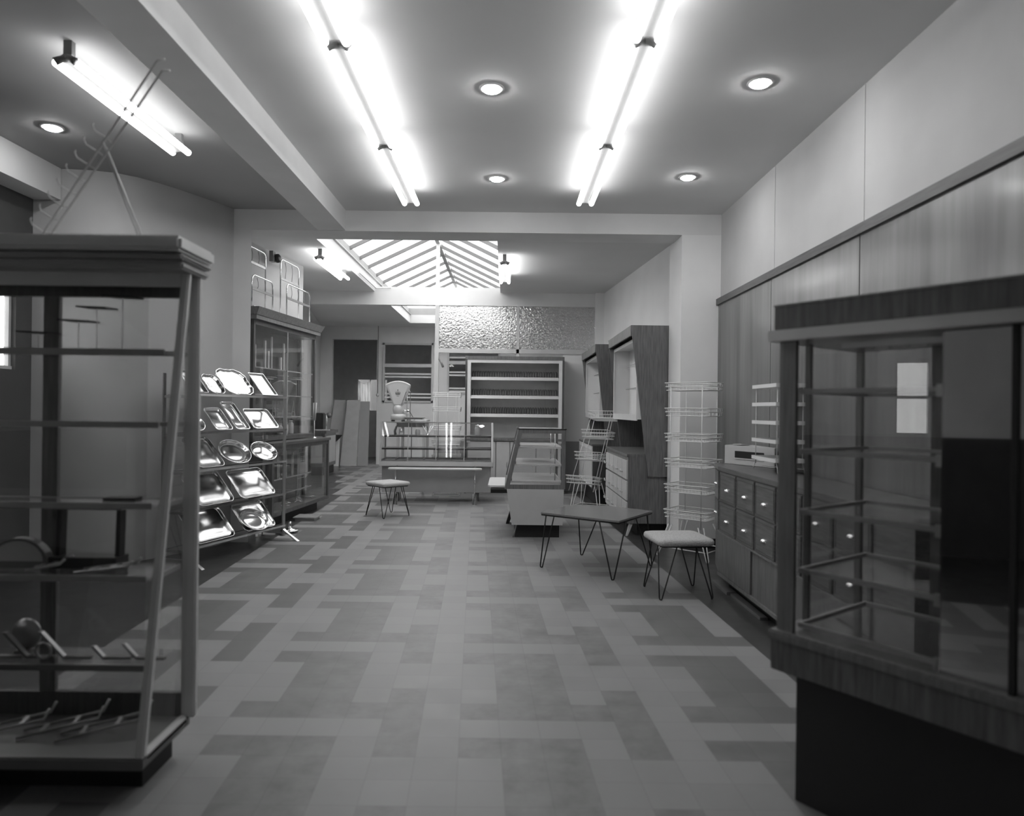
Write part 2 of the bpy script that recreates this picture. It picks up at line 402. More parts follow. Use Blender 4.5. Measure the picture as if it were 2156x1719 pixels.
# roof light: long ridged lantern over both rooms
EZ, RZ, RX = 3.94, 4.51, -1.29
mb = MB()
mb.box(SX0-.13, SX0-.03, SY0, SY1, CEIL+.2, EZ).box(SX1+.0, SX1+.1, SY0, SY1, CEIL+.2, EZ).box(SX0-.13, SX1+.1, SY0-.1, SY0, CEIL+.2, EZ).box(SX0-.13, SX1+.1, SY1, SY1+.1, CEIL+.2, EZ)
sk = struct(mb, 'window_1', M['upstand'])
mb = MB().box(SX0-.03, SX0+.03, SY0, SY1, CEIL+.2, CEIL+.215)
mb.build('ledge', M['cream'], sk)
MB().box(RX-.035, RX+.035, SY0, SY1, RZ-.06, RZ+.05).build('ridge', M['upstand'], sk)
MB().box(RX-.03, RX+.03, 12.42, 12.5, 3.655, RZ-.05).build('king_post', M['white'], sk)
nb = 13
for i in range(nb):
    y = 8.43+i*.71
    if y > SY1-.05: break
    mb = MB()
    for (xe) in (SX0-.05, SX1+.05):
        mb.hexa([(xe, y-.018, EZ-.06), (RX, y-.018, RZ-.06), (RX, y+.018, RZ-.06), (xe, y+.018, EZ-.06)], [(xe, y-.018, EZ), (RX, y-.018, RZ), (RX, y+.018, RZ), (xe, y+.018, EZ)])
    mb.build('glazing_bar', M['bars'], sk)
for xe in (SX0-.06, SX1+.06):
    MB().hexa([(xe, SY0, EZ+.003), (RX, SY0, RZ+.003), (RX, SY1, RZ+.003), (xe, SY1, EZ+.003)], [(xe, SY0, EZ+.008), (RX, SY0, RZ+.008), (RX, SY1, RZ+.008), (xe, SY1, EZ+.008)]).build('pane', M['glass_sky'], sk)
for y in (SY0-.03, SY1+.03):
    MB().prism_y([(SX0-.05, EZ), (SX1+.05, EZ), (RX, RZ)], y, y+.006).build('gable_pane', M['glass_sky'], sk)
# opening cord rail seen inside the lantern
MB().tube([(SX0+.03, 11.0, 3.62), (SX0+.03, 12.35, 3.62), (SX0+.3, 12.36, 3.63)], .012).build('opening_rod', M['white'], sk)

# glazed partition under the second beam
YP = 12.42
mb = MB().box(-1.32, -1.25, YP-.04, YP+.04, 0, 3.33).box(-1.25, 1.565, YP-.035, YP+.035, 2.475, 2.55).box(.15, .2, YP-.035, YP+.035, 2.36, 3.33).box(-1.25, 1.565, YP-.03, YP+.03, .88, .93)
pt = struct(mb, 'window_6', M['cream'])
MB().box(-1.25, .15, YP, YP+.008, 2.55, 3.33).build('pebbled_pane', M['pebble'], pt)
MB().box(.2, 1.565, YP, YP+.008, 2.55, 3.33).build('pebbled_pane', M['pebble'], pt)
MB().box(-1.25, 1.565, YP, YP+.006, .93, 2.475).build('clear_pane', M['glass'], pt)
MB().box(-1.25, 1.565, YP-.02, YP+.02, 0, .88).build('dado_panel', M['dado'], pt)
struct(MB().box(1.0, 1.565, YP-.055, YP-.021, .0, .9), 'baseboard_back', M['dado'])
# pale partition panel between bread cabinet and right-hand pier
struct(MB().box(.99, 1.565, YP-.05, YP-.04, .9, 2.45), 'wall_partition', M['plaster_l'])

# ================================================================== LIGHTS
TD = .135                                   # tubes hang this far below the ceiling
def fixture(label, x, y0, y1, group=None, tm='tube'):
    t = thing('fluorescent_light', label, 'ceiling light', (x, (y0+y1)/2, CEIL), 0, group)
    L2 = (y1-y0)/2-.010
    MB().box(-.028, .028, -L2+.02, L2-.02, -TD+.005, -TD+.05).build('housing', M['housing'], t, local=True)
    for sgn in (-1, 1):
        mb = MB(); yy = sgn*L2
        for sx in (-1, 1):
            mb.tube([(0, yy-sgn*.03, -TD+.03), (sx*.03, yy-sgn*.02, -TD+.02), (sx*.06, yy-sgn*.008, -TD)], [.026, .02, .024], 8)
        mb.box(-.025, .025, yy-sgn*.045-.018, yy-sgn*.045+.018, -TD+.04, 0)
        mb.build('bracket', M['socket'], t, local=True)
    for sx in (-1, 1):
        MB().tube([(sx*.06, -L2+.018, -TD), (sx*.06, L2-.018, -TD)], .0235, 12).build('tube', M[tm], t, local=True)
    return t
for i, (a, c) in enumerate(((5.21, 6.66), (3.76, 5.20), (2.31, 3.75))):
    fixture('twin tube ceiling light, %s of the left centre row' % ('far end one', 'middle one', 'nearest one, partly out of frame')[i], -.955, a, c, 'left centre row of twin tubes')
for i, (a, c) in enumerate(((5.15, 6.60), (3.69, 5.14), (2.24, 3.68))):
    fixture('twin tube ceiling light, %s of the right centre row' % ('far end one', 'middle one', 'nearest one, partly out of frame')[i], .722, a, c, 'right centre row of twin tubes')
fixture('lone twin tube light on dark ceiling left of the long beam', -2.58, 3.95, 5.40)
fixture('short looking twin tube light left of the roof light', -2.52, 9.10, 10.55, None, 'tube_rear')
fixture('twin tube light hanging at right edge of the roof light', -.06, 9.3, 10.7, None, 'tube_rear')
def downlight(x, y, label):
    t = thing('downlight', label, 'downlight', (x, y, CEIL), 0, 'round recessed downlights')
    MB().lathe([(.056, -.004), (.078, -.010), (.082, -.004), (.082, .0), (.056, .0)], 28).build('rim', M['white'], t, local=True)
    MB().lathe([(.056, -.001), (.05, -.018), (.025, -.026), (.002, -.028)], 24).build('lens', M['lamp'], t, local=True)
downlight(-.128, 4.52, 'round lit downlight between the two tube rows, nearer one')
downlight(-.12, 6.28, 'round lit downlight between the two tube rows, farther one')
downlight(1.597, 4.40, 'round lit downlight right of the tube rows, nearer one')
downlight(1.60, 6.18, 'round lit downlight right of the tube rows, farther one')
downlight(-3.50, 5.24, 'round lit downlight on the dark left ceiling')

# ================================================================== RIGHT SIDE
# ---- large wooden drawer cabinet along the right wall
CX = 1.79; ZT = 1.0
t = thing('drawer_cabinet', 'long dark wooden cabinet with six visible square drawers over sliding doors', 'cabinet', (2.0, 4.5, 0))
MB().prism([(CX, 3.0), (CX, 5.75), (1.88, 6.15), (2.215, 6.15), (2.215, 3.0)], .10, ZT-.035).build('body', M['wood_c'], t)
MB().prism([(CX-.015, 2.99), (CX-.015, 5.77), (1.865, 6.17), (2.218, 6.17), (2.218, 2.99)], ZT-.035, ZT).build('worktop', M['wood_c'], t, bevel=.003)
MB().prism([(CX+.07, 3.02), (CX+.07, 5.7), (2.2, 5.7), (2.2, 3.02)], 0, .10).build('plinth', M['dark'], t)
def cup_pull(parent, x, y, z, nrm):
    mb = MB(); n = Vector((nrm[0], nrm[1], 0)).normalized(); u = Vector((-n.y, n.x, 0))
    c = Vector((x, y, z)); rows = []
    k1, k2 = 6, 9
    for i in range(k1+1):
        a = PI/2*i/k1
        for j in range(k2+1):
            bb = PI*j/k2
            rows.append(c+u*(.032*math.cos(bb)*math.cos(a*.0))*1.0+Vector((0, 0, .022*math.sin(bb)*math.cos(a)))+n*(.024*math.sin(a)*math.sin(bb)))
    fs = [(i*(k2+1)+j, i*(k2+1)+j+1, (i+1)*(k2+1)+j+1, (i+1)*(k2+1)+j) for i in range(k1) for j in range(k2)]
    mb.add(rows, fs, True)
    mb.tube([c+u*.034+Vector((0, 0, -.002)), c-u*.034+Vector((0, 0, -.002))], .004, 6)
    return mb.build('cup_pull', M['chrome'], parent)
edges = [5.74, 5.32, 4.92, 4.53, 4.13, 3.73, 3.33]
for a, c in zip(edges[:-1], edges[1:]):
    for (z0, z1) in ((.715, .955), (.465, .705)):
        mb = MB().box(CX-.012, CX+.01, c+.012, a-.012, z0, z1)
        d = mb.build('drawer', M['wood_c'], t, bevel=.004)
        mb = MB()
        mb.box(CX-.014, CX-.011, c+.03, a-.03, z1-.022, z1-.018).box(CX-.014, CX-.011, c+.03, a-.03, z0+.018, z0+.022).box(CX-.014, CX-.011, c+.03, c+.034, z0+.018, z1-.018).box(CX-.014, CX-.011, a-.034, a-.03, z0+.018, z1-.018)
        mb.build('moulding', M['wood_d'], d)
        cup_pull(d, CX-.012, (a+c)/2, (z0+z1)/2-.02, (-1, 0))
# drawers on the angled end
p, q = Vector((CX, 5.75)), Vector((1.88, 6.15)); dd = (q-p).normalized(); nn = Vector((-dd.y, dd.x))
for (z0, z1) in ((.715, .955), (.465, .705)):
    a = p+dd*.03; c = q-dd*.03; n2 = nn*.012
    d = MB().hexa([(a.x, a.y, z0), (c.x, c.y, z0), (c.x+n2.x, c.y+n2.y, z0), (a.x+n2.x, a.y+n2.y, z0)], [(a.x, a.y, z1), (c.x, c.y, z1), (c.x+n2.x, c.y+n2.y, z1), (a.x+n2.x, a.y+n2.y, z1)]).build('drawer', M['wood_c'], t)
    m_ = (a+c)/2+nn*.012; cup_pull(d, m_.x, m_.y, (z0+z1)/2, (nn.x, nn.y))
for a, c in ((5.72, 4.98), (4.96, 4.2), (4.18, 3.42)):
    k = 0 if a in (5.72, 4.18) else 1
    MB().box(CX-.004+.0-(.010 if k == 0 else 0), CX+.012, c, a, .13, .45).build('sliding_door', M['wood_r'], t)
for a, c in ((.10, .125), (.450, .463)): MB().box(CX-.02, CX, 3.02, 5.74, a, c).build('rail', M['wood_m'], t)
tag(MB().box(CX-.03, CX+.05, 5.45, 5.85, .0, .025).box(CX-.005, CX+.05, 4.8, 5.44, .0, .02).build('loose_batten', M['alu_d']), 'flat metal batten lying on floor at cabinet foot', 'batten')

# ---- set-top box shaped till on that cabinet
t = thing('till_box', 'light grey box with long dark slot standing on the drawer cabinet', 'box', (2.1, 6.0, ZT))
A, B_ = Vector((1.93, 6.08)), Vector((2.18, 5.58))
foot = [A, B_, Vector((2.21, 5.62)), Vector((2.2, 6.14)), Vector((1.99, 6.14))]
foot = [(v.x, v.y) for v in foot]
MB().prism(foot, ZT+.002, ZT+.165).build('housing', M['lgrey'], t, bevel=.003)
dd = (B_-A); n = Vector((dd.y, -dd.x)).normalized(); n = n if n.dot(Vector((-1, -1))) > 0 else -n
a1 = A+dd*.22+n*.002; c1 = A+dd*.80+n*.002; i1 = -n*.01
def quadbox(a, c, th, z0, z1): return MB().hexa([(a.x, a.y, z0), (c.x, c.y, z0), (c.x+th.x, c.y+th.y, z0), (a.x+th.x, a.y+th.y, z0)], [(a.x, a.y, z1), (c.x, c.y, z1), (c.x+th.x, c.y+th.y, z1), (a.x+th.x, a.y+th.y, z1)])
quadbox(a1, c1, i1, ZT+.06, ZT+.12).build('slot', M['black'], t)
quadbox(a1+n*.006, c1+n*.006, i1, ZT+.053, ZT+.06).build('slot_lip', M['white'], t)
MB().lathe([(.07, ZT+.172), (.075, ZT+.176), (.01, ZT+.178)], 16, (2.06, 6.03, 0)).lathe([(.01, ZT+.165), (.01, ZT+.172)], 8, (2.06, 6.03, 0)).build('dial', M['alu'], t)

# ---- tiered white wire tray rack on the cabinet
t = thing('tiered_wire_rack', 'white five tier mesh tray rack standing on the drawer cabinet', 'tray rack', (2.08, 5.29, ZT))
xa, xb, ya, yb = 1.975, 2.205, 5.04, 5.53
for k in range(5):
    z = ZT+.085+k*.14
    tr = MB().box(xa, xb, ya, yb, z, z+.004).build('tray', M['white_wire'], t)
    mb = MB().box(xa-.003, xa, ya, yb, z, z+.028).box(xb, xb+.003, ya, yb, z, z+.028).box(xa, xb, ya-.003, ya, z, z+.028).box(xa, xb, yb, yb+.003, z, z+.028)
    mb.build('rim', M['white_wire'], tr)
mb = MB()
for x in (xa+.02, xb-.02):
    for y in (ya+.03, yb-.03): MB().tube([(x, y, ZT+.05), (x, y, ZT+.66)], .0035, 5).build('upright', M['white_wire'], t)
mb = MB()
for sx, x in ((-1, xa+.02), (1, xb-.02)):
    for sy, y in ((-1, ya+.03), (1, yb-.03)): mb.tube([(x, y, ZT+.09), (x+sx*.004, y+sy*.035, ZT+.004)], .0035, 5)
mb.tube([(xa+.02, ya+.01, ZT+.03), (xb-.02, yb-.01, ZT+.04)], .003, 5).tube([(xa+.02, yb-.01, ZT+.03), (xb-.02, ya+.01, ZT+.04)], .003, 5)
mb.build('leg_frame', M['white_wire'], t)

# ---- wire basket helpers
def basket(parent, w, d, h, z, flare=.0, name='basket', pitch=.035, mat_='white_wire'):
    """rectangular wire basket in the local frame of parent"""
    mb = MB(); r = .0032
    def ring(w_, d_, zz, rr=.005): mb.tube([(x, y, zz) for x, y in rrect(w_, d_, .02, 2)], rr, 5, closed=True)
    ring(w+2*flare, d+2*flare, z+h); ring(w+flare, d+flare, z+h*.5); ring(w, d, z)
    n = max(2, int(w/pitch))
    for i in range(1, n):
        x = -w/2+w*i/n; xt = x*(w+2*flare)/w
        mb.tube([(xt, -d/2-flare, z+h), (x, -d/2, z), (x, d/2, z), (xt, d/2+flare, z+h)], .0023, 4)
    n = max(2, int(d/pitch))
    for i in range(1, n):
        y = -d/2+d*i/n; yt = y*(d+2*flare)/d
        mb.tube([(-w/2-flare, yt, z+h), (-w/2, y, z), (w/2, y, z), (w/2+flare, yt, z+h)], .0023, 4)
    return mb.build(name, M[mat_], parent, local=True)
def hairpin(mb, foot, a, b, r):
    """V shaped rod leg with a rounded foot"""
    F_, A_, B2 = Vector(foot), Vector(a), Vector(b)
    e = (A_-B2).normalized()*.012
    mb.tube([A_, F_+e+Vector((0, 0, .02)), F_+e*.6+Vector((0, 0, .006)), F_+Vector((0, 0, r)), F_-e*.6+Vector((0, 0, .006)), F_-e+Vector((0, 0, .02)), B2], r, 6)
    return mb

# ---- tall wire basket tower in front of the pier
t = thing('wire_basket_tower', 'tall white wire tower of six shallow baskets beside the right pier', 'basket stand', (1.885, 6.93, 0), math.radians(-42))
for k in range(6): basket(t, .46, .32, .075, .39+k*.256, .012)
mb = MB()
for sx in (-1, 1):
    for sy in (-1, 1): MB().tube([(sx*.17, sy*.165, .30), (sx*.17, sy*.165, 1.72)], .0045, 5).build('upright', M['white_wire'], t, local=True)
for sx in (-1, 1):
    for sy in (-1, 1):
        hairpin(MB(), (sx*.27, sy*.22, 0), (sx*.17-sx*.03, sy*.165, .32), (sx*.17+sx*.02, sy*.165-.02*sy, .32), .006).build('leg', M['white_wire'], t, local=True)
MB().tube([(x, y, .09) for x, y in ((-.25, -.2), (.25, -.2), (.25, .2), (-.25, .2))], .0055, 6, closed=True).build('foot_ring', M['white_wire'], t, local=True)

# ---- hexagonal hairpin table
TZ = .53
top = [(.315, 6.20), (.375, 6.36), (.68, 6.74), (.98, 6.72), (1.36, 6.37), (.95, 5.76)]
t = thing('hairpin_table', 'low angular dark topped table on black hairpin legs', 'table', (.84, 6.28, 0))
MB().prism(top, TZ-.016, TZ).build('table_top', M['formica'], t, bevel=.002)
MB().tube([(x, y, TZ-.022) for x, y in [(.84+(a-.84)*.985, 6.28+(c-6.28)*.985) for a, c in top]], .007, 6, closed=True).build('rim_rod', M['iron'], t)
for f_, a, c in (((.333, 6.327), (.36, 6.17), (.43, 6.13)), ((.766, 6.89), (.70, 6.68), (.93, 6.69)), ((.921, 5.88), (.80, 5.88), (1.03, 5.87)), ((1.363, 6.44), (1.21, 6.50), (1.31, 6.38))):
    hairpin(MB(), (*f_, 0), (*a, TZ-.022), (*c, TZ-.022), .0062).build('leg', M['iron'], t)

# ---- plush stools
def plush_seat(w):
    mb = MB(); n = 14; rows = []
    out = rrect(w, w, .045, 4)
    prof = [(0, -.022), (.012, -.026), (.0, -.02)]
    layers = [(.93, .0), (.985, .006), (1.0, .020), (.995, .034), (.96, .047), (.85, .053), (.5, .056), (.05, .057)]
    rnd = random.Random(3)
    k = len(out)
    for s_, z in layers:
        for (x, y) in out: rows.append((x*s_+rnd.uniform(-.0015, .0015), y*s_+rnd.uniform(-.0015, .0015), z+rnd.uniform(-.001, .001)))
    fs = [(i*k+j, i*k+(j+1) % k, (i+1)*k+(j+1) % k, (i+1)*k+j) for i in range(len(layers)-1) for j in range(k)]
    fs += [tuple(range(k-1, -1, -1)), tuple(range((len(layers)-1)*k, len(layers)*k))]
    mb.add(rows, fs, True); return mb
def stool(label, loc, rz):
    t = thing('hairpin_stool', label, 'stool', loc, rz, 'plush topped hairpin stools')
    seat = plush_seat(.45); seat.T = Matrix.Identity(4); seat.v = [p+Vector((0, 0, .415)) for p in seat.v]
    seat.build('seat', M['plush'], t, local=True)
    MB().tube([(x, y, .41) for x, y in rrect(.395, .395, .03, 3)], .007, 6, closed=True).build('seat_frame', M['iron'], t, local=True)
    for sx, sy in ((-1, -1), (1, -1), (1, 1), (-1, 1)):
        hairpin(MB(), (sx*.205, sy*.205, 0), (sx*.19, sy*.075, .41), (sx*.075, sy*.19, .41), .0055).build('leg', M['iron'], t, local=True)
    return t
stool('low square stool with pale plush seat in front of the wire basket tower', (1.38, 5.50, 0), math.radians(6))
stool('low square stool with pale plush seat in front of the glass scale counter', (-1.605, 9.30, 0), math.radians(45))

# ---- tapered wall units with lower cabinets
def wall_unit(label, y0, y1, xf, xb, low=True):
    t = thing('tapered_display_unit', label, 'display unit', ((xf+xb)/2, y0, .69))
    def side(y):
        return MB().prism_y([(xf, 2.45), (xb, 2.45), (xb, .70), (xf+.217, .70)], y, y+.025)
    side(y0).build('side_panel', M['wood_r'], t); side(y1-.025).build('side_panel', M['wood_r'], t)
    MB().box(xf, xb, y0+.025, y1-.025, 2.43, 2.45).box(xf, xf+.02, y0+.025, y1-.025, 2.335, 2.43).build('fascia', M['wood_m'], t)
    MB().box(xb-.015, xb, y0+.025, y1-.025, .70, 2.43).build('back_panel', M['wood_r'], t)
    mb = MB().box(xf+.09, xb-.03, y0+.03, y1-.03, 1.36, 1.375).box(xf+.09, xb-.03, y0+.03, y1-.03, 2.30, 2.315).box(xf+.30, xf+.31, y0+.03, y1-.03, 1.375, 2.30)
    mb.box(xf+.09, xf+.30, y0+.03, y0+.04, 1.375, 2.30).box(xf+.09, xf+.30, y1-.04, y1-.03, 1.375, 2.30)
    mb.build('recess_lining', M['white'], t)
    fr = MB().box(xf+.075, xf+.09, y0+.028, y1-.028, 1.345, 1.42).box(xf+.075, xf+.09, y0+.028, y1-.028, 2.28, 2.32).box(xf+.075, xf+.09, y1-.055, y1-.028, 1.42, 2.28).box(xf+.075, xf+.09, y0+.028, y0+.055, 1.42, 2.28)
    fr.build('white_frame', M['white'], t)
    for z in (1.73, 2.02): MB().box(xf+.10, xf+.29, y0+.04, y0+(y1-y0)*.5, z, z+.007).build('glass_shelf', M['glass_e'], t)
    return t
wall_unit('near tall tapered wood wall unit with white recess and two glass shelves', 7.93, 9.72, 1.42, 1.94)
wall_unit('far tapered wood wall unit seen behind the nearer one', 10.22, 12.1, 1.30, 1.72)
t = thing('low_cabinet', 'low wooden cabinet with fifteen small white doors under near wall unit', 'cabinet', (1.6, 8.7, 0))
xf, y0, y1 = 1.40, 7.965, 9.685
MB().box(xf+.012, 1.92, y0, y1, .15, .925).build('body', M['wood_r'], t)
MB().box(xf-.005, 1.92, y0-.004, y1+.004, .925, .955).build('worktop', M['wood_r'], t, bevel=.002)
MB().box(xf+.14, 1.92, y0+.1, y1-.02, .0, .15).build('plinth', M['dark'], t)
MB().hexa([(xf+.0, y0+.03, 0), (xf+.02, y0+.03, 0), (xf+.02, y0+.06, 0), (xf, y0+.06, 0)], [(xf+.04, y0+.02, .15), (xf+.08, y0+.02, .15), (xf+.08, y0+.07, .15), (xf+.04, y0+.07, .15)]).build('leg', M['cream'], t)
for i in range(5):
    for k in range(3):
        a = y0+.02+i*(y1-y0-.04)/5; c = a+(y1-y0-.04)/5-.018; z0 = .175+k*.243; z1 = z0+.215
        d = MB().box(xf-.004, xf+.012, a, c, z0, z1).build('small_door', M['cream'], t)
        MB().tube([(xf-.004, c-.05, z0+.07), (xf-.03, c-.05, z0+.07), (xf-.032, c-.05, z0+.10)], .009, 8).build('knob', M['white'], d)
t = thing('low_cabinet', 'low wooden cabinet with white framed panels under the far wall unit', 'cabinet', (1.5, 11, 0))
xf, y0, y1 = 1.27, 10.25, 12.07
MB().box(xf+.015, 1.68, y0, y1, .28, .93).build('body', M['wood_d'], t)
MB().box(xf, 1.70, y0, y1, .93, .955).build('worktop', M['wood_m'], t)
MB().box(xf+.1, 1.66, y0+.08, y1-.02, 0, .28).build('plinth', M['dark'], t)
for i in range(2):
    a = y0+.02+i*.90; d = MB().box(xf, xf+.015, a, a+.87, .31, .92).build('panel_door', M['white'], t)
    MB().box(xf-.003, xf, a+.05, a+.82, .36, .87).build('inset_panel', M['lgrey'], d)

# ---- leaning stepped wire basket stand
t = thing('stepped_basket_stand', 'white wire stand of four stepped baskets by the far wall unit', 'basket stand', (1.22, 9.98, 0), math.radians(-30))
T0 = Matrix.Rotation(math.radians(0), 4, 'Z')
for k, (off, z, w_) in enumerate(((.0, .40, .42), (.07, .74, .38), (.14, 1.06, .38), (.20, 1.33, .36))):
    bk = basket(t, w_, .30, .10, 0, .015)
    bk.matrix_basis = Matrix.Translation((off*1.1-.06, off-.1, z)) @ Matrix.Rotation(math.radians(-9), 4, 'X')
mb = MB()
for sx in (-1, 1):
    MB().tube([(sx*.19-.06, -.20, .30), (sx*.15+.14, .06, 1.42)], .005, 5).build('upright', M['white_wire'], t, local=True)
    MB().tube([(sx*.15-.06, .02, .30), (sx*.14+.14, .18, 1.42)], .005, 5).build('upright', M['white_wire'], t, local=True)
for sx, sy in ((-1, -1), (1, -1), (1, 1), (-1, 1)):
    hairpin(MB(), (sx*.22, sy*.19, 0), (sx*.19, sy*.13, .40), (sx*.12, sy*.13, .40), .006).build('leg', M['white_wire'], t, local=True)
MB().tube([(x, y, .08) for x, y in ((-.21, -.18), (.21, -.18), (.21, .18), (-.21, .18))], .005, 5, closed=True).build('foot_ring', M['white_wire'], t, local=True)

# ---- big showcase at the right edge, turned about 54 degrees
VR = math.radians(-53.5)
t = thing('glass_showcase', 'tall wood and glass showcase on dark plinth at right edge', 'showcase', (1.03, 2.60, 0), VR)
LN, DP = 1.12, .60
def RB(*a): return MB().box(*a)
RB(.06, LN, .04, DP-.04, 0, .485).build('plinth', M['dark'], t, local=True)
RB(-.012, LN+.02, -.02, DP+.02, .485, .60).build('base', M['wood_s'], t, local=True, bevel=.003)
RB(-.02, LN+.03, -.03, DP+.03, .60, .635).build('base_moulding', M['wood_m'], t, local=True, bevel=.006)
RB(-.012, LN+.02, -.02, DP+.02, 1.765, 1.85).build('cornice', M['wood_s'], t, local=True, bevel=.002)
RB(-.03, LN+.03, -.035, DP+.03, 1.72, 1.762).build('cornice_strip', M['alu'], t, local=True, bevel=.002)
RB(-.014, LN+.02, -.022, DP+.02, 1.85, 1.858).build('top_board', M['wood_m'], t, local=True)
RB(.014, .066, .0, .018, .635, 1.72).build('wide_post', M['wood_m'], t, local=True)
mb = RB(.0, .014, .0, .014, .635, 1.72)
mb.build('corner_post', M['alu_d'], t, local=True)
RB(.005, .028, DP-.03, DP-.004, .635, 1.72).build('back_post', M['alu_d'], t, local=True)
RB(.01, .03, .16, .182, .635, 1.72).build('side_post', M['wood_d'], t, local=True)
RB(.30, .36, DP-.03, DP-.01, .635, 1.72).build('back_stile', M['wood_d'], t, local=True)
RB(.086, .552, .004, .009, .635, 1.72).build('front_pane', M['glass_v'], t, local=True)
RB(.004, .009, .18, DP-.03, .635, 1.72).build('side_pane', M['glass_v'], t, local=True)
RB(.03, .30, DP-.018, DP-.012, .635, 1.72).build('back_pane', M['glass_v'], t, local=True)
RB(.552, .742, .016, .022, .635, 1.72).build('mirror_door', M['mirror'], t, local=True)
RB(.742, .756, .0, .03, .635, 1.72).build('door_stile', M['dark'], t, local=True)
RB(.756, LN, .016, .022, .635, 1.72).build('mirror_door', M['mirror'], t, local=True)
RB(LN-.02, LN, .0, DP, .635, 1.72).build('end_panel', M['wood_s'], t, local=True)
RB(.56, LN-.02, DP-.02, DP-.01, .635, 1.72).build('back_panel', M['wood_s'], t, local=True)
for z in (.655, .86, 1.08, 1.305, 1.53):
    g_ = RB(.07, .545, .05, DP-.06, z, z+.005).build('glass_shelf', M['glass_v'], t, local=True)
    fr = RB(.07, .545, .042, .05, z-.006, z+.012).box(.06, .07, .042, DP-.05, z-.006, z+.012).box(.07, .545, DP-.06, DP-.05, z-.006, z+.012)
    fr.build('shelf_edge', M['frame_d'], g_, local=True)
    RB(.530, .548, .03, .045, z-.02, z+.02).build('shelf_clip', M['alu'], g_, local=True)
mb = MB()
for i in range(7): mb.tube([(.20+i*.06, .12, 1.71), (.23+i*.06, .12, 1.685)], .005, 5)
mb.box(.18, .66, .11, .118, 1.69, 1.712)
mb.build('hook_strip', M['alu'], t, local=True)

# ================================================================== LEFT SIDE
# ---- big near showcase: leaning front, moulded cornice
t = thing('glass_showcase', 'large pale framed glass showcase with leaning front at left edge', 'showcase', (-1.9, 2.7, 0))
XR, XL = -1.31, -2.75
YB0, YT0, YK = 2.49, 2.75, 2.87       # front at bottom, front at top, back
def yf(z): return YB0+(YT0-YB0)*(z-.12)/(1.99-.12)
MB().box(XL+.08, XR-.06, YB0+.12, YK-.03, 0, .12).build('plinth', M['dark'], t)
MB().box(XL, XR, YB0, YK, .12, .165).build('floor_board', M['alu_d'], t, bevel=.006)
mb = MB()
mb.hexa([(XR-.032, yf(.16), .16), (XR, yf(.16), .16), (XR, yf(.16)+.03, .16), (XR-.032, yf(.16)+.03, .16)], [(XR-.032+.03, YT0, 1.99), (XR+.03, YT0, 1.99), (XR+.03, YT0+.03, 1.99), (XR-.002, YT0+.03, 1.99)])
mb.build('front_post', M['frame'], t, bevel=.006)
MB().box(XR-.03, XR+.03, YK-.03, YK, .16, 1.99).build('back_post', M['frame'], t, bevel=.006)
MB().box(-1.93, -1.865, YK-.02, YK, .16, 1.99).build('back_stile', M['wood_m'], t)
MB().box(XL, XL+.04, YK-.03, YK, .16, 1.99).build('back_post', M['frame'], t)
MB().box(XR-.03, XR, YB0+.03, YK-.03, .14, .175).build('side_rail', M['frame'], t, bevel=.006)
MB().box(XL, XR+.0, YK-.025, YK, .155, .26).build('back_rail', M['wood_d'], t)
MB().box(XL, XR, YT0, YT0+.025, 1.93, 1.99).build('head_rail', M['frame'], t, bevel=.004)
MB().box(XL, XR, YK-.025, YK, 1.90, 1.99).build('back_head_rail', M['wood_d'], t)
mb = MB().box(XL-.06, XR+.045, 2.66, 2.90, 1.985, 2.012).box(XL-.075, XR+.053, 2.64, 2.91, 2.02, 2.04)
mb.build('cornice_moulding', M['frame_d'], t, bevel=.008)
MB().box(XL-.09, XR+.06, 2.606, 2.92, 2.045, 2.102).box(XL-.05, XR+.03, 2.68, 2.89, 2.0, 2.05).build('cornice', M['frame'], t, bevel=.012)
mb = MB()
for a in (0,):
    mb.add([(XL+.03, yf(.17)+.012, .17), (XR-.03, yf(.17)+.012, .17), (XR-.002, YT0+.012, 1.95), (XL+.03, YT0+.012, 1.95)], [(0, 1, 2, 3)])
mb.build('front_pane', M['glass_v'], t)
mb = MB(); mb.add([(XR-.012, YB0+.03, .17), (XR-.012, YK-.03, .17), (XR+.012, YK-.03, 1.97), (XR+.012, YT0+.03, 1.97)], [(0, 1, 2, 3)])
mb.build('side_pane', M['glass_v'], t)
MB().box(XL+.03, -1.93, YK-.012, YK-.008, .26, 1.9).build('back_pane', M['glass_v'], t)
MB().box(-1.865, -1.50, YK-.012, YK-.008, .26, 1.9).build('back_pane', M['glass_v'], t)
MB().box(-1.88, XR-.03, YK-.020, YK-.016, .26, 1.9).build('back_pane', M['glass_v'], t)
shelves = (1.664, 1.375, 1.062, .79)
for z in shelves:
    y0 = yf(z)+.03
    MB().box(XL+.04, XR-.01+.03*(z-.16)/1.83-.03, y0, YK-.03, z-.005, z+.005).build('glass_shelf', M['glass_v'], t)
    MB().box(XL+.04, XR-.055, y0-.006, y0, z-.012, z+.012).build('shelf_edge', M['frame_d'], t)
    MB().box(XL+.04, XR-.055, YK-.036, YK-.03, z-.008, z+.008).build('shelf_edge', M['frame_d'], t)
    xs = XR-.04+.03*(z-.16)/1.83; MB().box(xs-.006, xs, y0, YK-.036, z-.010, z+.010).build('shelf_edge', M['frame_d'], t)
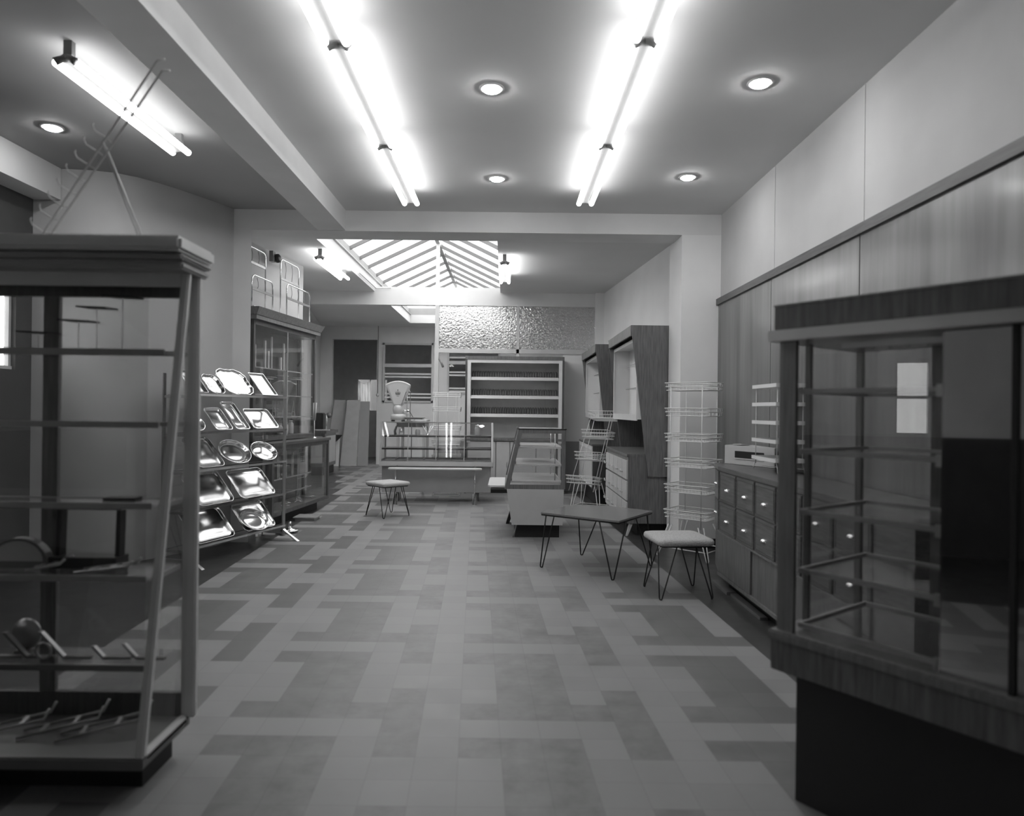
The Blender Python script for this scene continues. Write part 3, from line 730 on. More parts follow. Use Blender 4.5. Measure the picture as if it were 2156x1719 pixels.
# small ticket stands on the top shelf
def ticket_stand(label, x, h, w_, y=2.82):
    s = thing('ticket_stand', label, 'ticket stand', (x, y, 1.669), 0, 'thin ticket stands in left showcase')
    MB().lathe([(.014, 0), (.014, .003), (.003, .005)], 12).build('foot', M['iron'], s, local=True)
    MB().tube([(0, 0, .004), (0, 0, h)], .0014, 5).build('stem', M['alu'], s, local=True)
    MB().hexa([(-w_/2, -.03, h), (w_/2-.02, -.03, h-.004), (w_/2, .03, h-.004), (-w_/2+.02, .03, h)], [(-w_/2, -.03, h+.006), (w_/2-.02, -.03, h+.002), (w_/2, .03, h+.002), (-w_/2+.02, .03, h+.006)]).build('plate', M['iron'], s, local=True)
ticket_stand('thin stemmed ticket stand, leftmost and shortest on showcase top shelf', -1.93, .075, .15)
ticket_stand('thin stemmed ticket stand, second from left on showcase top shelf', -1.765, .125, .14)
ticket_stand('thin stemmed ticket stand, third from left on showcase top shelf', -1.69, .18, .14)
ticket_stand('thin stemmed ticket stand, tallest, right end of showcase top shelf', -1.585, .225, .14)
# trestle like dark stand on third shelf hanging down to the fourth
s = thing('dark_display_rest', 'dark low display rest with two upright legs inside left showcase', 'display rest', (-1.67, 2.785, .796))
MB().box(-.155, .115, -.05, .05, 0, .045).build('base', M['black'], s, local=True, bevel=.003)
for x in (-.135, .105): MB().hexa([(x-.009, -.02, .045), (x+.009, -.02, .045), (x+.009, .02, .045), (x-.009, .02, .045)], [(x-.004, -.02, .235), (x+.014, -.02, .235), (x+.014, .02, .235), (x-.004, .02, .235)]).build('leg', M['iron'], s, local=True)
MB().hexa([(-.17, -.05, .236), (.14, -.05, .236), (.14, .05, .236), (-.17, .05, .236)], [(-.17, -.05, .246), (.14, -.05, .242), (.14, .05, .242), (-.17, .05, .25)]).build('rest_plate', M['alu_d'], s, local=True)
# small items on the third shelf
tag(MB().box(-1.63, -1.50, 2.77, 2.83, 1.068, 1.076).build('flat_bar', M['iron']), 'dark flat bar lying on middle shelf of left showcase', 'bar')
# half round dial at left edge
s = thing('domed_dial', 'half round dial with pale face on lower shelf of left showcase', 'dial', (-1.94, 2.75, .797))
pts = [(.118*math.cos(PI*i/14), .02+.10*math.sin(PI*i/14)) for i in range(15)]
MB().prism_y([(-.118, 0)]+pts[::-1]+[(.118, 0)], -.02, .02).build('case', M['alu_d'], s, local=True)
pts = [(.10*math.cos(PI*i/14), .03+.078*math.sin(PI*i/14)) for i in range(15)]
MB().prism_y(pts, -.024, -.02).build('face', M['face'], s, local=True)
# wire frames on the fourth shelf
def rack_piece(label, x, y, z, rz, L_, h_, mat_='alu', grp='bent metal racks in left showcase'):
    s = thing('bent_rack', label, 'rack', (x, y, z), rz, grp)
    MB().tube([(0, 0, .006), (L_, 0, .006+h_*.5), (L_+.02, 0, h_)], .006, 6).tube([(0, .07, .006), (L_, .07, .006+h_*.5), (L_+.02, .07, h_)], .006, 6).build('side_rail', M[mat_], s, local=True)
    for f_ in (.3, .7): MB().box(L_*f_-.008, L_*f_+.008, 0, .07, .004+h_*.5*f_, .012+h_*.5*f_).build('cross_bar', M[mat_], s, local=True)
    return s
rack_piece('bent metal rack at left end of the fourth showcase shelf', -1.86, 2.66, .797, .15, .12, .05)
rack_piece('bent metal rack near right end of the fourth showcase shelf', -1.66, 2.64, .797, .05, .2, .05)
rack_piece('bright bent metal rack at left on showcase floor', -2.05, 2.62, .167, .25, .26, .09)
rack_piece('bright bent metal rack in middle of showcase floor', -1.86, 2.62, .167, .25, .28, .10)
rack_piece('bright bent metal rack at right on showcase floor', -1.70, 2.60, .167, .30, .30, .10)
# low glass step shelf with slanted bars
st = MB().box(XL+.05, -1.36, 2.62, 2.83, .445, .452).build('step_shelf', M['glass_v'], t)
MB().box(XL+.05, -1.36, 2.612, 2.62, .437, .460).build('shelf_edge', M['alu_d'], st)
for k, (x, n_) in enumerate(((-2.0, 'leftmost'), (-1.875, 'second'), (-1.73, 'longest, middle'), (-1.575, 'short pale fourth'), (-1.445, 'rightmost short'))):
    s = thing('angled_bar', 'angled metal display bar, %s on low step of left showcase' % n_, 'display bar', (x, 2.70, .453), 0, 'angled bars in left showcase')
    h_ = (.11, .10, .105, .05, .06)[k]
    MB().hexa([(0, -.01, 0), (.012, -.01, 0), (.012, .01, 0), (0, .01, 0)], [(-h_*.95, -.01, h_), (-h_*.95+.012, -.01, h_), (-h_*.95+.012, .01, h_), (-h_*.95, .01, h_)]).build('upright', M['alu_d' if k in (0, 1) else 'alu'], s, local=True)
    MB().box(0, .11, -.01, .01, 0, .010).build('foot', M['alu_d'], s, local=True)
s = thing('round_metal_disc', 'upright round metal disc at left in lower part of left showcase', 'disc', (-1.92, 2.76, .453))
MB().lathe([(.005, -.01), (.055, -.008), (.062, 0), (.055, .004), (.005, .002)], 24, (0, 0, .075), 'y').build('disc', M['alu'], s, local=True)
MB().box(-.03, .03, -.03, .03, 0, .014).build('foot', M['alu_d'], s, local=True)
s = thing('round_metal_disc', 'small metal ring clamp on low step of left showcase', 'clamp', (-1.80, 2.68, .453))
MB().tube([(.03*math.cos(a*PI/8), 0, .035+.03*math.sin(a*PI/8)) for a in range(16)], .006, 6, closed=True).build('ring', M['alu'], s, local=True)

# ---- ladder like wire rack standing on the showcase
yz = 2.76
def P3(px, py, Y=yz):
    dx, dy = px-1068, py-864; dx, dy = dx+.012*dy, dy-.012*dx
    return (dx/1445*Y, Y, 1.45-dy/1445*Y)
s = thing('hook_ladder_stand', 'thin leaning wire ladder stand with hooks on top of left showcase', 'display stand', (-1.85, yz, 2.103))
bl, br_, tl, tr_ = (-1.895, yz, 2.108), (-1.86, yz, 2.108), (-1.398, yz-.05, 2.815), (-1.378, yz-.05, 2.775)
MB().tube([bl, tl, (tl[0]+.03, yz-.05, tl[2]+.005)], .0042, 6).tube([br_, tr_, (tr_[0]+.03, yz-.05, tr_[2])], .0042, 6).build('side_rail', M['frame'], s)
mb = MB(); 
for k in range(12):
    f_ = .05+k*.075
    a = Vector(bl).lerp(Vector(tl), f_); c = Vector(br_).lerp(Vector(tr_), f_)
    if k < 8: mb.tube([a, c], .0025, 5)
mb.build('rung', M['frame'], s)
for k in range(8):
    f_ = .05+k*.075; a = Vector(bl).lerp(Vector(tl), f_)
    MB().tube([a, a+Vector((-.045, 0, .028)), a+Vector((-.055, 0, .05)), a+Vector((-.05, 0, .058))], .0026, 5).build('hook', M['frame'], s)
j = Vector(bl).lerp(Vector(tl), .55)
MB().tube([j, (-1.50, yz+.04, 2.106)], .0045, 6).tube([j+Vector((.012, 0, -.02)), (-1.485, yz+.04, 2.106)], .0045, 6).build('prop_leg', M['frame'], s)
MB().tube([(-1.93, yz-.02, 2.108), (-1.87, yz+.02, 2.112)], .006, 6).build('foot', M['frame'], s)

# ---- chrome tray rack
TR = math.radians(72.5); N0 = (-2.87, 6.15, 0)
t = thing('tray_rack', 'white metal five shelf sloping rack full of shiny trays', 'rack', N0, TR)
LZ = (.165, .51, .865, 1.21, 1.56); RL = 1.43
for x in (0., RL):
    MB().box(x-.022, x+.022, -.012, .0, .05, 1.84).build('front_post', M['alu'], t, local=True)
    MB().box(x-.018, x+.018, .25, .262, .03, 1.75).build('rear_post', M['alu_d'], t, local=True)
    mb = MB().hexa([(x-.02, -.20, .0), (x+.02, -.20, .0), (x+.02, -.16, 0), (x-.02, -.16, 0)], [(x-.02, -.03, .10), (x+.02, -.03, .10), (x+.02, .0, .13), (x-.02, .0, .13)])
    mb.box(x-.015, x+.015, -.02, .34, .045, .07).box(x-.02, x+.02, .31, .34, 0, .05)
    mb.build('foot', M['chrome'], t, local=True)
    for z in LZ: MB().box(x-.008, x+.008, -.0, .26, z-.035, z-.01).build('side_bar', M['alu_d'], t, local=True)
for z in LZ:
    MB().box(0, RL, -.03, .03, z-.014, z-.004).box(0, RL, -.034, -.028, z-.014, z+.008).build('shelf_rail', M['chrome'], t, local=True)
    MB().box(0, RL, .2, .215, z-.012, z-.004).build('rear_rail', M['alu_d'], t, local=True)
MB().box(RL-.02, RL+.06, .25, .262, 1.1, 1.14).build('label_bar', M['alu'], t, local=True)
RM = Matrix.Translation(N0) @ Matrix.Rotation(TR, 4, 'Z')
def tray(label, s_, z, w_, h_, shape='rect', lean=40, mat_='silver', deep=.022, yo=.0, base=.004, roll=0.):
    n = 40
    if shape == 'rect': out = rrect(w_, h_, min(w_, h_)*.16, 6)
    elif shape == 'sharp': out = rrect(w_, h_, .012, 3)
    elif shape == 'oval': out = [(w_/2*math.cos(2*PI*i/n), h_/2*math.sin(2*PI*i/n)) for i in range(n)]
    else:
        out = []
        for i in range(96):
            a = 2*PI*i/96; c, q = math.cos(a), math.sin(a); e = .42
            r = (abs(c)**(2/e)+abs(q)**(2/e))**(-e/2)*(1-.045*math.cos(8*a)*abs(math.sin(2*a)))
            r = r*(1 + .018*math.cos(16*a))
            out.append((w_/2*r*c, h_/2*r*q))
    k = len(out); rim = .03 if shape != 'oval' else .045
    rows = []
    def lay(m_, zz):
        fx, fy = (w_-2*m_)/w_, (h_-2*m_)/h_
        for x, y in out: rows.append((x*fx, y*fy, zz))
    lay(.0, deep-.004); lay(.002, deep); lay(.009, deep-.001); lay(rim*.7, deep*.25); lay(rim, .002)
    for q, zz in ((.7, .0045), (.4, .0062), (.1, .007)):
        for x, y in out: rows.append((x*q*(w_-2*rim)/w_, y*q*(h_-2*rim)/h_, zz))
    nl = 8
    fs = [(i*k+j, i*k+(j+1) % k, (i+1)*k+(j+1) % k, (i+1)*k+j) for i in range(nl-1) for j in range(k)]
    fs += [tuple(range((nl-1)*k, nl*k))]
    # underside
    off = len(rows); lay2 = []
    for m_, zz in ((.0, deep-.004), (rim*.7, deep*.25-.003), (rim, -.001)):
        fx, fy = (w_-2*m_)/w_, (h_-2*m_)/h_
        for x, y in out: rows.append((x*fx, y*fy, zz))
    fs += [(off+i*k+(j+1) % k, off+i*k+j, off+(i+1)*k+j, off+(i+1)*k+(j+1) % k) for i in range(2) for j in range(k)]
    fs += [tuple(range(off+3*k-1, off+2*k-1, -1))]
    # stand the tray up: tray x -> rack x, tray y -> up and back, tray normal -> towards viewer
    L_ = math.radians(lean)
    R = Matrix(((1, 0, 0, 0), (0, math.sin(L_), -math.cos(L_), 0), (0, math.cos(L_), math.sin(L_), 0), (0, 0, 0, 1)))
    mb = MB(R @ Matrix.Translation((0, h_/2, 0)) @ Matrix.Rotation(math.radians(roll), 4, 'Z')); mb.add(rows, fs, True)
    o = mb.build('serving_tray', M[mat_])
    o.matrix_basis = RM @ Matrix.Translation((s_, yo, z+base))
    tag(o, label, 'tray', 'shiny trays on the sloping rack')
tray('narrow sharp cornered rectangular tray at far end of top shelf', 1.17, 1.56, .26, .31, 'sharp')
tray('large scalloped edge tray, brightest on top shelf of rack', .74, 1.56, .42, .33, 'wavy')
tray('small scalloped tray left of the large scalloped one on top shelf', .40, 1.56, .22, .24, 'wavy', mat_='silver_d')
tray('rectangular tray at near end of top shelf behind showcase post', .15, 1.56, .22, .28, 'sharp', mat_='silver_d')
tray('wide rectangular tray at far end of second shelf from top', 1.13, 1.21, .42, .27, 'rect')
tray('narrow tall round cornered tray, middle of second shelf from top', .76, 1.21, .21, .36, 'rect')
tray('rectangular tray leaning third from far end of second shelf', .49, 1.21, .24, .28, 'rect')
tray('small oval dish at near end of second shelf from top', .15, 1.21, .24, .20, 'oval')
tray('small deep oval dish with bright centre at far end of middle shelf', 1.16, .865, .40, .25, 'oval', deep=.04)
tray('large dark looking oval dish, centre of middle shelf', .73, .865, .44, .30, 'oval', deep=.035)
tray('large dark round cornered tray at left of middle shelf', .33, .865, .36, .36, 'rect', mat_='silver_d')
tray('largest round cornered tray at far end of fourth shelf down', 1.02, .51, .56, .36, 'rect', mat_='silver_d')
tray('large round cornered dark tray at near end of fourth shelf down', .40, .51, .50, .38, 'rect', mat_='silver_d')
tray('round cornered tray behind the oval dish on bottom shelf', 1.06, .165, .50, .36, 'rect', mat_='silver_d')
tray('oval dish leaning in front of a tray on bottom shelf', .98, .165, .40, .28, 'oval', deep=.03, yo=-.045, roll=-6)
tray('large round cornered dark tray at near end of bottom shelf', .40, .165, .54, .38, 'rect', mat_='silver_d')
s = thing('floor_stand', 'small round chrome stand on floor behind far foot of tray rack', 'stand', (-2.50, 7.95, 0))
MB().lathe([(.10, .02), (.105, .03), (.09, .036), (.03, .045), (.018, .09), (.022, .12), (.004, .13)], 20).build('dish', M['chrome'], s, local=True)
MB().lathe([(.05, 0), (.05, .006), (.015, .012), (.015, .03)], 16).build('foot', M['iron'], s, local=True)

# ---- old two part display case further back
t = thing('tall_display_case', 'tall old dark wood glass case with wide cornice at left rear', 'display case', (-2.95, 9.1, 1.03))
def fr_(p, s_): return p
a0, a1 = Vector((-3.02, 8.15)), Vector((-2.80, 10.0)); ud = (a1-a0).normalized(); nd = Vector((ud.y, -ud.x))  # nd towards the room
TT = Matrix.Translation((a0.x, a0.y, 0)) @ Matrix.Rotation(math.atan2(ud.y, ud.x), 4, 'Z'); LL = (a1-a0).length; DD = .42
def tb(*a): return MB(TT).box(*a)
z0, z1 = 1.03, 2.50
for (x, y) in ((0, 0), (LL-.045, 0), (0, .215), (LL-.045, .215)):
    tb(x, x+.045, y, y+.045, z0, z1-.02).build('post', M['wood_d'], t)
tb(LL*.5-.008, LL*.5+.008, .0, .012, z0+.05, z1-.05).build('glass_joint', M['glass_e'], t)
tb(-.0, LL, .0, .27, z0, z0+.05).build('bottom_board', M['wood_d'], t)
tb(0, LL, 0, .27, z1-.06, z1).build('top_board', M['wood_d'], t)
mb = tb(-.03, LL+.04, -.05, .28, z1, z1+.05)
mb.hexa([(-.05, -.06, z1+.05), (LL+.05, -.06, z1+.05), (LL+.05, .28, z1+.05), (-.05, .28, z1+.05)], [(-.07, -.10, z1+.14), (LL+.09, -.10, z1+.14), (LL+.09, .28, z1+.14), (-.07, .28, z1+.14)])
mb.build('cornice', M['wood_m'], t)
tb(0, LL-.1, .0, .27, z1+.14, z1+.16).build('loose_top_board', M['cream'], t)
tb(.045, LL-.045, .006, .010, z0+.05, z1-.06).build('front_pane', M['glass'], t)
tb(LL-.010, LL-.006, .045, .215, z0+.05, z1-.06).build('end_pane', M['glass'], t)
tb(.0, LL-.02, .258, .268, z0+.05, z1-.06).build('back_panel', M['wood_d'], t)
tb(LL-.02, LL, .258, .27, z0, z1-.06).build('white_back_strip', M['white'], t)
for z in (1.22+.10, 1.60, 1.93):
    g_ = tb(.05, LL-.05, .03, .25, z, z+.008).build('glass_shelf', M['glass'], t)
    tb(.05, LL-.05, .022, .03, z-.003, z+.012).build('shelf_edge', M['glass_e'], g_)
rnd = random.Random(11)
def local_pt(x, y, z): q = TT @ Vector((x, y, z)); return (q.x, q.y, q.z)
hs = [.42, .42, .30, .36, .24, .44, .18, .38, .26]
for k in range(9):
    x = .12+k*.15; hh = hs[k]
    o = MB().box(-.018, .018, 0, .02, 0, hh).build('upright_strip', M['lgrey' if k % 2 else 'cream'])
    o.matrix_basis = Matrix.Translation(local_pt(x, .13+.03*(k % 3), 1.939)) @ Matrix.Rotation(math.atan2(ud.y, ud.x), 4, 'Z')
    tag(o, 'pale upright strip standing on the top shelf of rear glass case', 'strip', 'pale strips on top shelf of rear case')
for k in range(6):
    x = .55+k*.22
    s = thing('glass_plate_stand', 'small chrome stand with flat glass plate on third shelf of rear case', 'plate stand', local_pt(x, .10+.06*(k % 2), 1.608), math.atan2(ud.y, ud.x), 'plate stands in rear case')
    MB().tube([(0, 0, 0), (0, 0, .20+.03*(k % 3))], .003, 5).build('stem', M['chrome'], s, local=True)
    MB().lathe([(.02, 0), (.02, .004), (.004, .006)], 10).build('foot', M['chrome'], s, local=True)
    MB().box(-.09, .09, -.05, .05, .20+.03*(k % 3), .207+.03*(k % 3)).build('plate', M['white'], s, local=True)
for k in range(3):
    x = .85+k*.3
    s = thing('slanted_price_stand', 'slanted pale wire price stand on low shelf of rear case', 'price stand', local_pt(x, .15, 1.328), math.atan2(ud.y, ud.x), 'slanted wire stands in rear case')
    MB().tube([(-.05, 0, .004), (.02, 0, .22), (.06, 0, .004)], .004, 5, closed=True).build('frame', M['white_wire'], s, local=True)
    MB().tube([(-.03, -.03, .06), (.05, .03, .07)], .003, 5).build('cross_rod', M['white_wire'], s, local=True)
for k in range(3):
    x = 1.15+k*.17
    s = thing('pale_jar', 'small pale jar on the floor of the rear case', 'jar', local_pt(x, .2, 1.081), 0, 'jars in rear case')
    MB().lathe([(.035, 0), (.04, .01), (.04, .10+.02*k), (.025, .12+.02*k), (.02, .13+.02*k)], 14).build('body', M['lgrey'], s, local=True)
    MB().lathe([(.026, .13+.02*k), (.026, .145+.02*k), (.02, .15+.02*k)], 14).build('lid', M['cream'], s, local=True)

t = thing('low_display_case', 'low glazed dark wood counter case in front of the tall case', 'display case', (-2.7, 9.2, 0))
a0, a1 = Vector((-2.78, 8.15)), Vector((-2.60, 10.05)); ud = (a1-a0).normalized()
TT = Matrix.Translation((a0.x, a0.y, 0)) @ Matrix.Rotation(math.atan2(ud.y, ud.x), 4, 'Z'); LL = (a1-a0).length; DD = .41
tb(.1, LL-.25, .08, DD-.05, 0, .13).build('plinth', M['dark'], t)
tb(0, LL, 0, DD, .13, .175).build('bottom_board', M['wood_d'], t)
tb(-.02, LL+.01, -.02, DD, .985, 1.02).box(.045, LL-.045, .005, .03, .93, .985).build('top_board', M['wood_d'], t)
for (x, y) in ((0, 0), (LL-.05, 0), (0, DD-.05), (LL-.05, DD-.05)): tb(x, x+.05, y, y+.05, .175, .985).build('post', M['wood_d'], t)
tb(.05, LL-.05, .01, .014, .175, .93).build('front_pane', M['glass'], t)
tb(LL-.02, LL-.016, .05, DD-.05, .175, .93).build('end_pane', M['glass'], t)
tb(0, LL-.03, DD-.02, DD-.01, .175, .985).build('back_panel', M['wood_d'], t)
tb(LL-.03, LL, DD-.02, DD-.008, .175, .985).build('white_back_strip', M['white'], t)
for z, l0 in ((.55, .2), (.36, .3)):
    g_ = tb(l0, LL-.5, .08, DD-.1, z, z+.008).build('glass_shelf', M['glass'], t)
    tb(l0, LL-.5, .072, .08, z-.003, z+.013).build('shelf_edge', M['glass_e'], g_)
for k in range(10):
    x = .35+k*.11
    o = MB().box(-.009, .009, 0, .012, 0, .26+.03*(k % 3)).build('upright_strip', M['lgrey'])
    o.matrix_basis = Matrix.Translation(local_pt(x, .18+.03*(k % 2), .559)) @ Matrix.Rotation(math.atan2(ud.y, ud.x), 4, 'Z')
    tag(o, 'thin pale strip standing on the shelf of the low case', 'strip', 'thin strips in low case')
for k in range(7):
    x = .7+.14*k
    o = MB().tube([(-.09, 0, .008), (.05, .03, .02), (.09, .03, .008)], .005, 5).tube([(.02, -.05, .006), (.0, .05, .02)], .004, 5).build('chrome_hook', M['chrome'])
    o.matrix_basis = Matrix.Translation(local_pt(x, .14+.06*(k % 3), .176)) @ Matrix.Rotation(rnd.uniform(0, 3), 4, 'Z')
    tag(o, 'loose chrome hook lying on the floor of the low case', 'hook', 'chrome hooks in low case')
s = thing('wire_card_rack', 'small white wire grid rack standing in the low case', 'wire rack', local_pt(1.55, .28, .176), math.atan2(ud.y, ud.x))
mb = MB()
for k in range(7): mb.tube([(-.12+.04*k, 0, .0+.3*(k > 3)), (-.12+.04*k, 0, .70)], .0025, 4)
for k in range(8): mb.tube([(-.13, 0, .28+.06*k), (.13, 0, .28+.06*k)], .0025, 4)
mb.build('grid', M['white_wire'], s, local=True)
MB().box(-.06, .12, -.012, -.006, .34, .5).build('card', M['lgrey'], s, local=True)
s = thing('chrome_sign_stand', 'slim chrome stand with open frame on the low case', 'sign stand', local_pt(LL-.28, .12, 1.021), math.atan2(ud.y, ud.x)+.9)
MB().lathe([(.035, 0), (.035, .004), (.008, .014), (.005, .02)], 16).build('foot', M['chrome'], s, local=True)
MB().tube([(0, 0, .01), (0, 0, .25)], .006, 8).build('stem', M['white_wire'], s, local=True)
MB().tube([(-.02, 0, .25), (.03, 0, .25), (.03, 0, .50), (-.05, 0, .50)], .006, 6, closed=True).build('frame', M['white_wire'], s, local=True)
tag(MB().box(-2.72, -2.42, 8.75, 9.05, .04, .05).box(-2.70, -2.45, 8.78, 9.02, .0, .04).build('glass_sheet_box', M['glass_e']), 'flat pale pane resting on the floor before the low case', 'pane')

# ---- tubular frames standing on the tall case
def bed_frame(label, loc, rz, w_, h_, nh, hb):
    s = thing('tubular_frame', label, 'metal frame', loc, rz, 'arched chrome frames on the tall case')
    r_ = .07
    pts = [(-w_/2, 0, 0), (-w_/2, 0, h_-r_)]+[(-w_/2+r_-r_*math.cos(a), 0, h_-r_+r_*math.sin(a)) for a in [PI/8*i for i in range(1, 4)]]+[(-w_/2+r_, 0, h_), (w_/2-r_, 0, h_)]+[(w_/2-r_+r_*math.sin(a), 0, h_-r_+r_*math.cos(a)) for a in [PI/8*i for i in range(1, 4)]]+[(w_/2, 0, h_-r_), (w_/2, 0, 0)]
    MB().tube(pts, .0095, 8).build('arched_tube', M['chrome'], s, local=True)
    MB().box(-w_/2, w_/2, -.006, .006, hb, hb+.03).build('flat_bar', M['alu_d'], s, local=True)
    for k in range(nh):
        x = -w_/2+w_*(k+.8)/(nh+.8)
        MB().tube([(x-.03, 0, h_-.02), (x, 0, h_-.07), (x+.005, 0, h_-.12), (x-.02, 0, hb+.03)], .004, 5).build('hook_wire', M['alu_d'], s, local=True)
rzf = math.atan2(ud.y, ud.x)
ct = 2.66
bed_frame('low arched chrome frame at near end of tall case top', (-3.04, 8.48, ct), rzf, .57, .38, 2, .20)
bed_frame('high arched chrome frame behind the low one at near end', (-3.12, 8.48, ct), rzf, .50, .74, 2, .54)
bed_frame('low arched chrome frame at far end of tall case top', (-2.88, 9.42, ct), rzf, .80, .42, 3, .22)
bed_frame('high arched chrome frame behind the low one at far end', (-2.98, 9.34, ct), rzf, .60, .75, 2, .48)
s = thing('wall_bell', 'small dark round bell on bracket high on left wall', 'bell', (-3.12, 9.15, 3.44))
T1 = Matrix.Translation((-3.13, 9.15, 3.45))
MB(T1).box(-.05, .0, -.05, .05, -.06, .08).build('bracket', M['alu_d'], s)
MB(T1).lathe([(.005, 0), (.06, .0), (.06, .03), (.04, .05), (.01, .055)], 16, (0.01, .06, 0), 'x').build('gong', M['iron'], s)

# ---- far left: small cabinet, boards, dark oddment
t = thing('small_counter', 'small dark framed counter near the passage opening', 'counter', (-4.2, 15.1, 0))
MB().box(-4.2, -3.93, 14.75, 15.6, .0, .18).build('plinth', M['dark'], t)
MB().box(-4.22, -3.9, 14.7, 15.65, .18, .90).build('body', M['wood_d'], t)
MB().box(-3.9, -3.89, 14.78, 15.57, .26, .84).build('end_panel', M['grey'], t)
MB().box(-4.19, -3.95, 14.69, 14.70, .26, .84).build('front_panel', M['grey'], t)
MB().box(-4.23, -3.86, 14.66, 15.68, .90, .96).build('top', M['wood_d'], t)
s = thing('small_machine', 'small dark chrome trimmed machine on the small counter', 'machine', (-4.06, 15.1, .96))
MB().box(-.14, .04, -.12, .12, .0, .38).build('body', M['black'], s, local=True, bevel=.02)
MB().lathe([(.05, -.03), (.06, 0), (.05, .03)], 14, (.14, -.02, .33), 'y').build('wheel', M['alu_d'], s, local=True)
MB().tube([(.10, -.08, 0), (.12, -.08, .2), (.10, -.08, .36)], .012, 6).build('handle', M['chrome'], s, local=True)
MB().box(-.1, .18, -.16, -.06, 0, .02).build('tray', M['white'], s, local=True)
def board(label, x0b, x1b, x0t, x1t, z1, y, lean, th=.03, m_='card'):
    o = MB().hexa([(x0b, y, 0), (x1b, y, 0), (x1b, y+th, 0), (x0b, y+th, 0)], [(x0t, y+lean, z1), (x1t, y+lean, z1), (x1t, y+lean+th, z1), (x0t, y+lean+th, z1)]).build('leaning_board', M[m_])
    tag(o, label, 'board', 'boards leaning in the passage opening')
board('tapered grey board, left of the two leaning in the opening', -4.62, -4.08, -4.44, -4.16, 1.66, 17.45, .2)
board('wide pale tapered board leaning right in the opening', -4.20, -3.78, -4.08, -3.76, 1.66, 17.28, .22)
board('darker board edge turned away beside the pale board', -3.77, -3.50, -3.75, -3.51, 1.63, 17.3, .2, m_='grey')
board('low pale panel on floor beneath the two tapered boards', -4.5, -4.2, -4.5, -4.2, .75, 17.15, .05, m_='plaster_l')
o = MB().hexa([(-4.52, 17.0, .60), (-4.30, 17.0, .55), (-4.16, 17.1, .70), (-4.5, 17.1, .74)], [(-4.50, 17.0, .74), (-4.26, 17.0, .70), (-4.10, 17.1, .78), (-4.5, 17.1, .80)]).tube([(-4.4, 17.05, .58), (-4.36, 17.05, .50), (-4.3, 17.05, .50)], .012, 5).build('dark_cloth_bundle', M['dark'])
tag(o, 'dark crumpled bundle hanging between counter and boards', 'bundle')
# curtain in the passage window
mb = MB(); k = 24; rows = []
for i in range(k+1):
    x = -4.45+.36*i/k
    for j in range(7):
        z = 1.40+.90*j/6
        rows.append((x, 20.44+.025*math.sin(i*1.1+j*.3)+.02*math.sin(j*2+i*.4), z-(.12*math.sin(PI*i/k) if j == 6 else 0)))
mb.add(rows, [(i*7+j, (i+1)*7+j, (i+1)*7+j+1, i*7+j+1) for i in range(k) for j in range(6)], True)
tag(mb.build('curtain', M['cloth']), 'white draped cloth hung in the small back window', 'curtain')
s = thing('pull_cord', 'light pull cord with round white knob beside the passage opening', 'cord', (-3.33, 17.6, 1.80))
MB().tube([(0, 0, .03), (0, 0, CEIL-1.80-.0)], .009, 5).build('cord', M['wood_d'], s, local=True)
MB().lathe([(.005, .045), (.03, .035), (.045, 0), (.03, -.035), (.005, -.045)], 14).build('knob', M['white'], s, local=True)

# ================================================================== CENTRE AND REAR
# ---- glass counter with the scale
CR = math.radians(2.3); C0 = (-1.97, 10.60, 0)
t = thing('glass_counter', 'long low glass counter with grey base and white ledge', 'counter', C0, CR)
W_, D_ = 1.76, .62
GT = 1.245; TL = .125                                          # front glass leans back
def gy(z): return (z-.60)/(GT-.60)*TL
def B(*a): return MB().box(*a)
B(.03, W_-.03, .10, D_-.03, .15, .565).build('base', M['grey'], t, local=True)
B(0, W_, .0, D_, .565, .635).build('bottom_rail', M['lgrey'], t, local=True, bevel=.004)
for x in (.22, W_-.28): B(x, x+.07, .2, .5, 0, .15).build('base_leg', M['wood_m'], t, local=True)
mb = MB(); mb.add([(.012, gy(.64), .64), (W_-.012, gy(.64), .64), (W_-.012, gy(GT), GT-.004), (.012, gy(GT), GT-.004)], [(0, 1, 2, 3)])
mb.build('front_pane', M['glass_c'], t, local=True)
for x in (0, W_-.03):
    MB().hexa([(x, 0, .635), (x+.03, 0, .635), (x+.03, .025, .635), (x, .025, .635)], [(x, TL, GT), (x+.03, TL, GT), (x+.03, TL+.025, GT), (x, TL+.025, GT)]).build('corner_post', M['alu'], t, local=True)
    B(x, x+.025, D_-.03, D_, .635, GT).build('corner_post', M['alu'], t, local=True)
    mb = MB(); xx = x+.01; mb.add([(xx, .02, .64), (xx, D_-.03, .64), (xx, D_-.03, GT-.01), (xx, TL+.02, GT-.01)], [(0, 1, 2, 3)]); mb.build('end_pane', M['glass_v'], t, local=True)
B(0, W_, TL, TL+.014, GT-.014, GT).box(0, W_, D_-.02, D_, GT-.02, GT).build('top_rail', M['alu'], t, local=True)
B(.01, W_-.01, TL, D_, GT, GT+.006).build('top_pane', M['glass_v'], t, local=True)
bays = (.0, .435, .87, 1.31, W_-.025)
for x in bays[1:4]:
    MB().box(x-.006, x+.006, D_-.03, D_-.01, .635, GT).build('rear_divider', M['alu_d'], t, local=True)
    MB().hexa([(x-.005, .004, .64), (x+.005, .004, .64), (x+.005, .014, .64), (x-.005, .014, .64)], [(x-.005, TL+.004, GT-.01), (x+.005, TL+.004, GT-.01), (x+.005, TL+.014, GT-.01), (x-.005, TL+.014, GT-.01)]).build('front_divider', M['alu'], t, local=True)
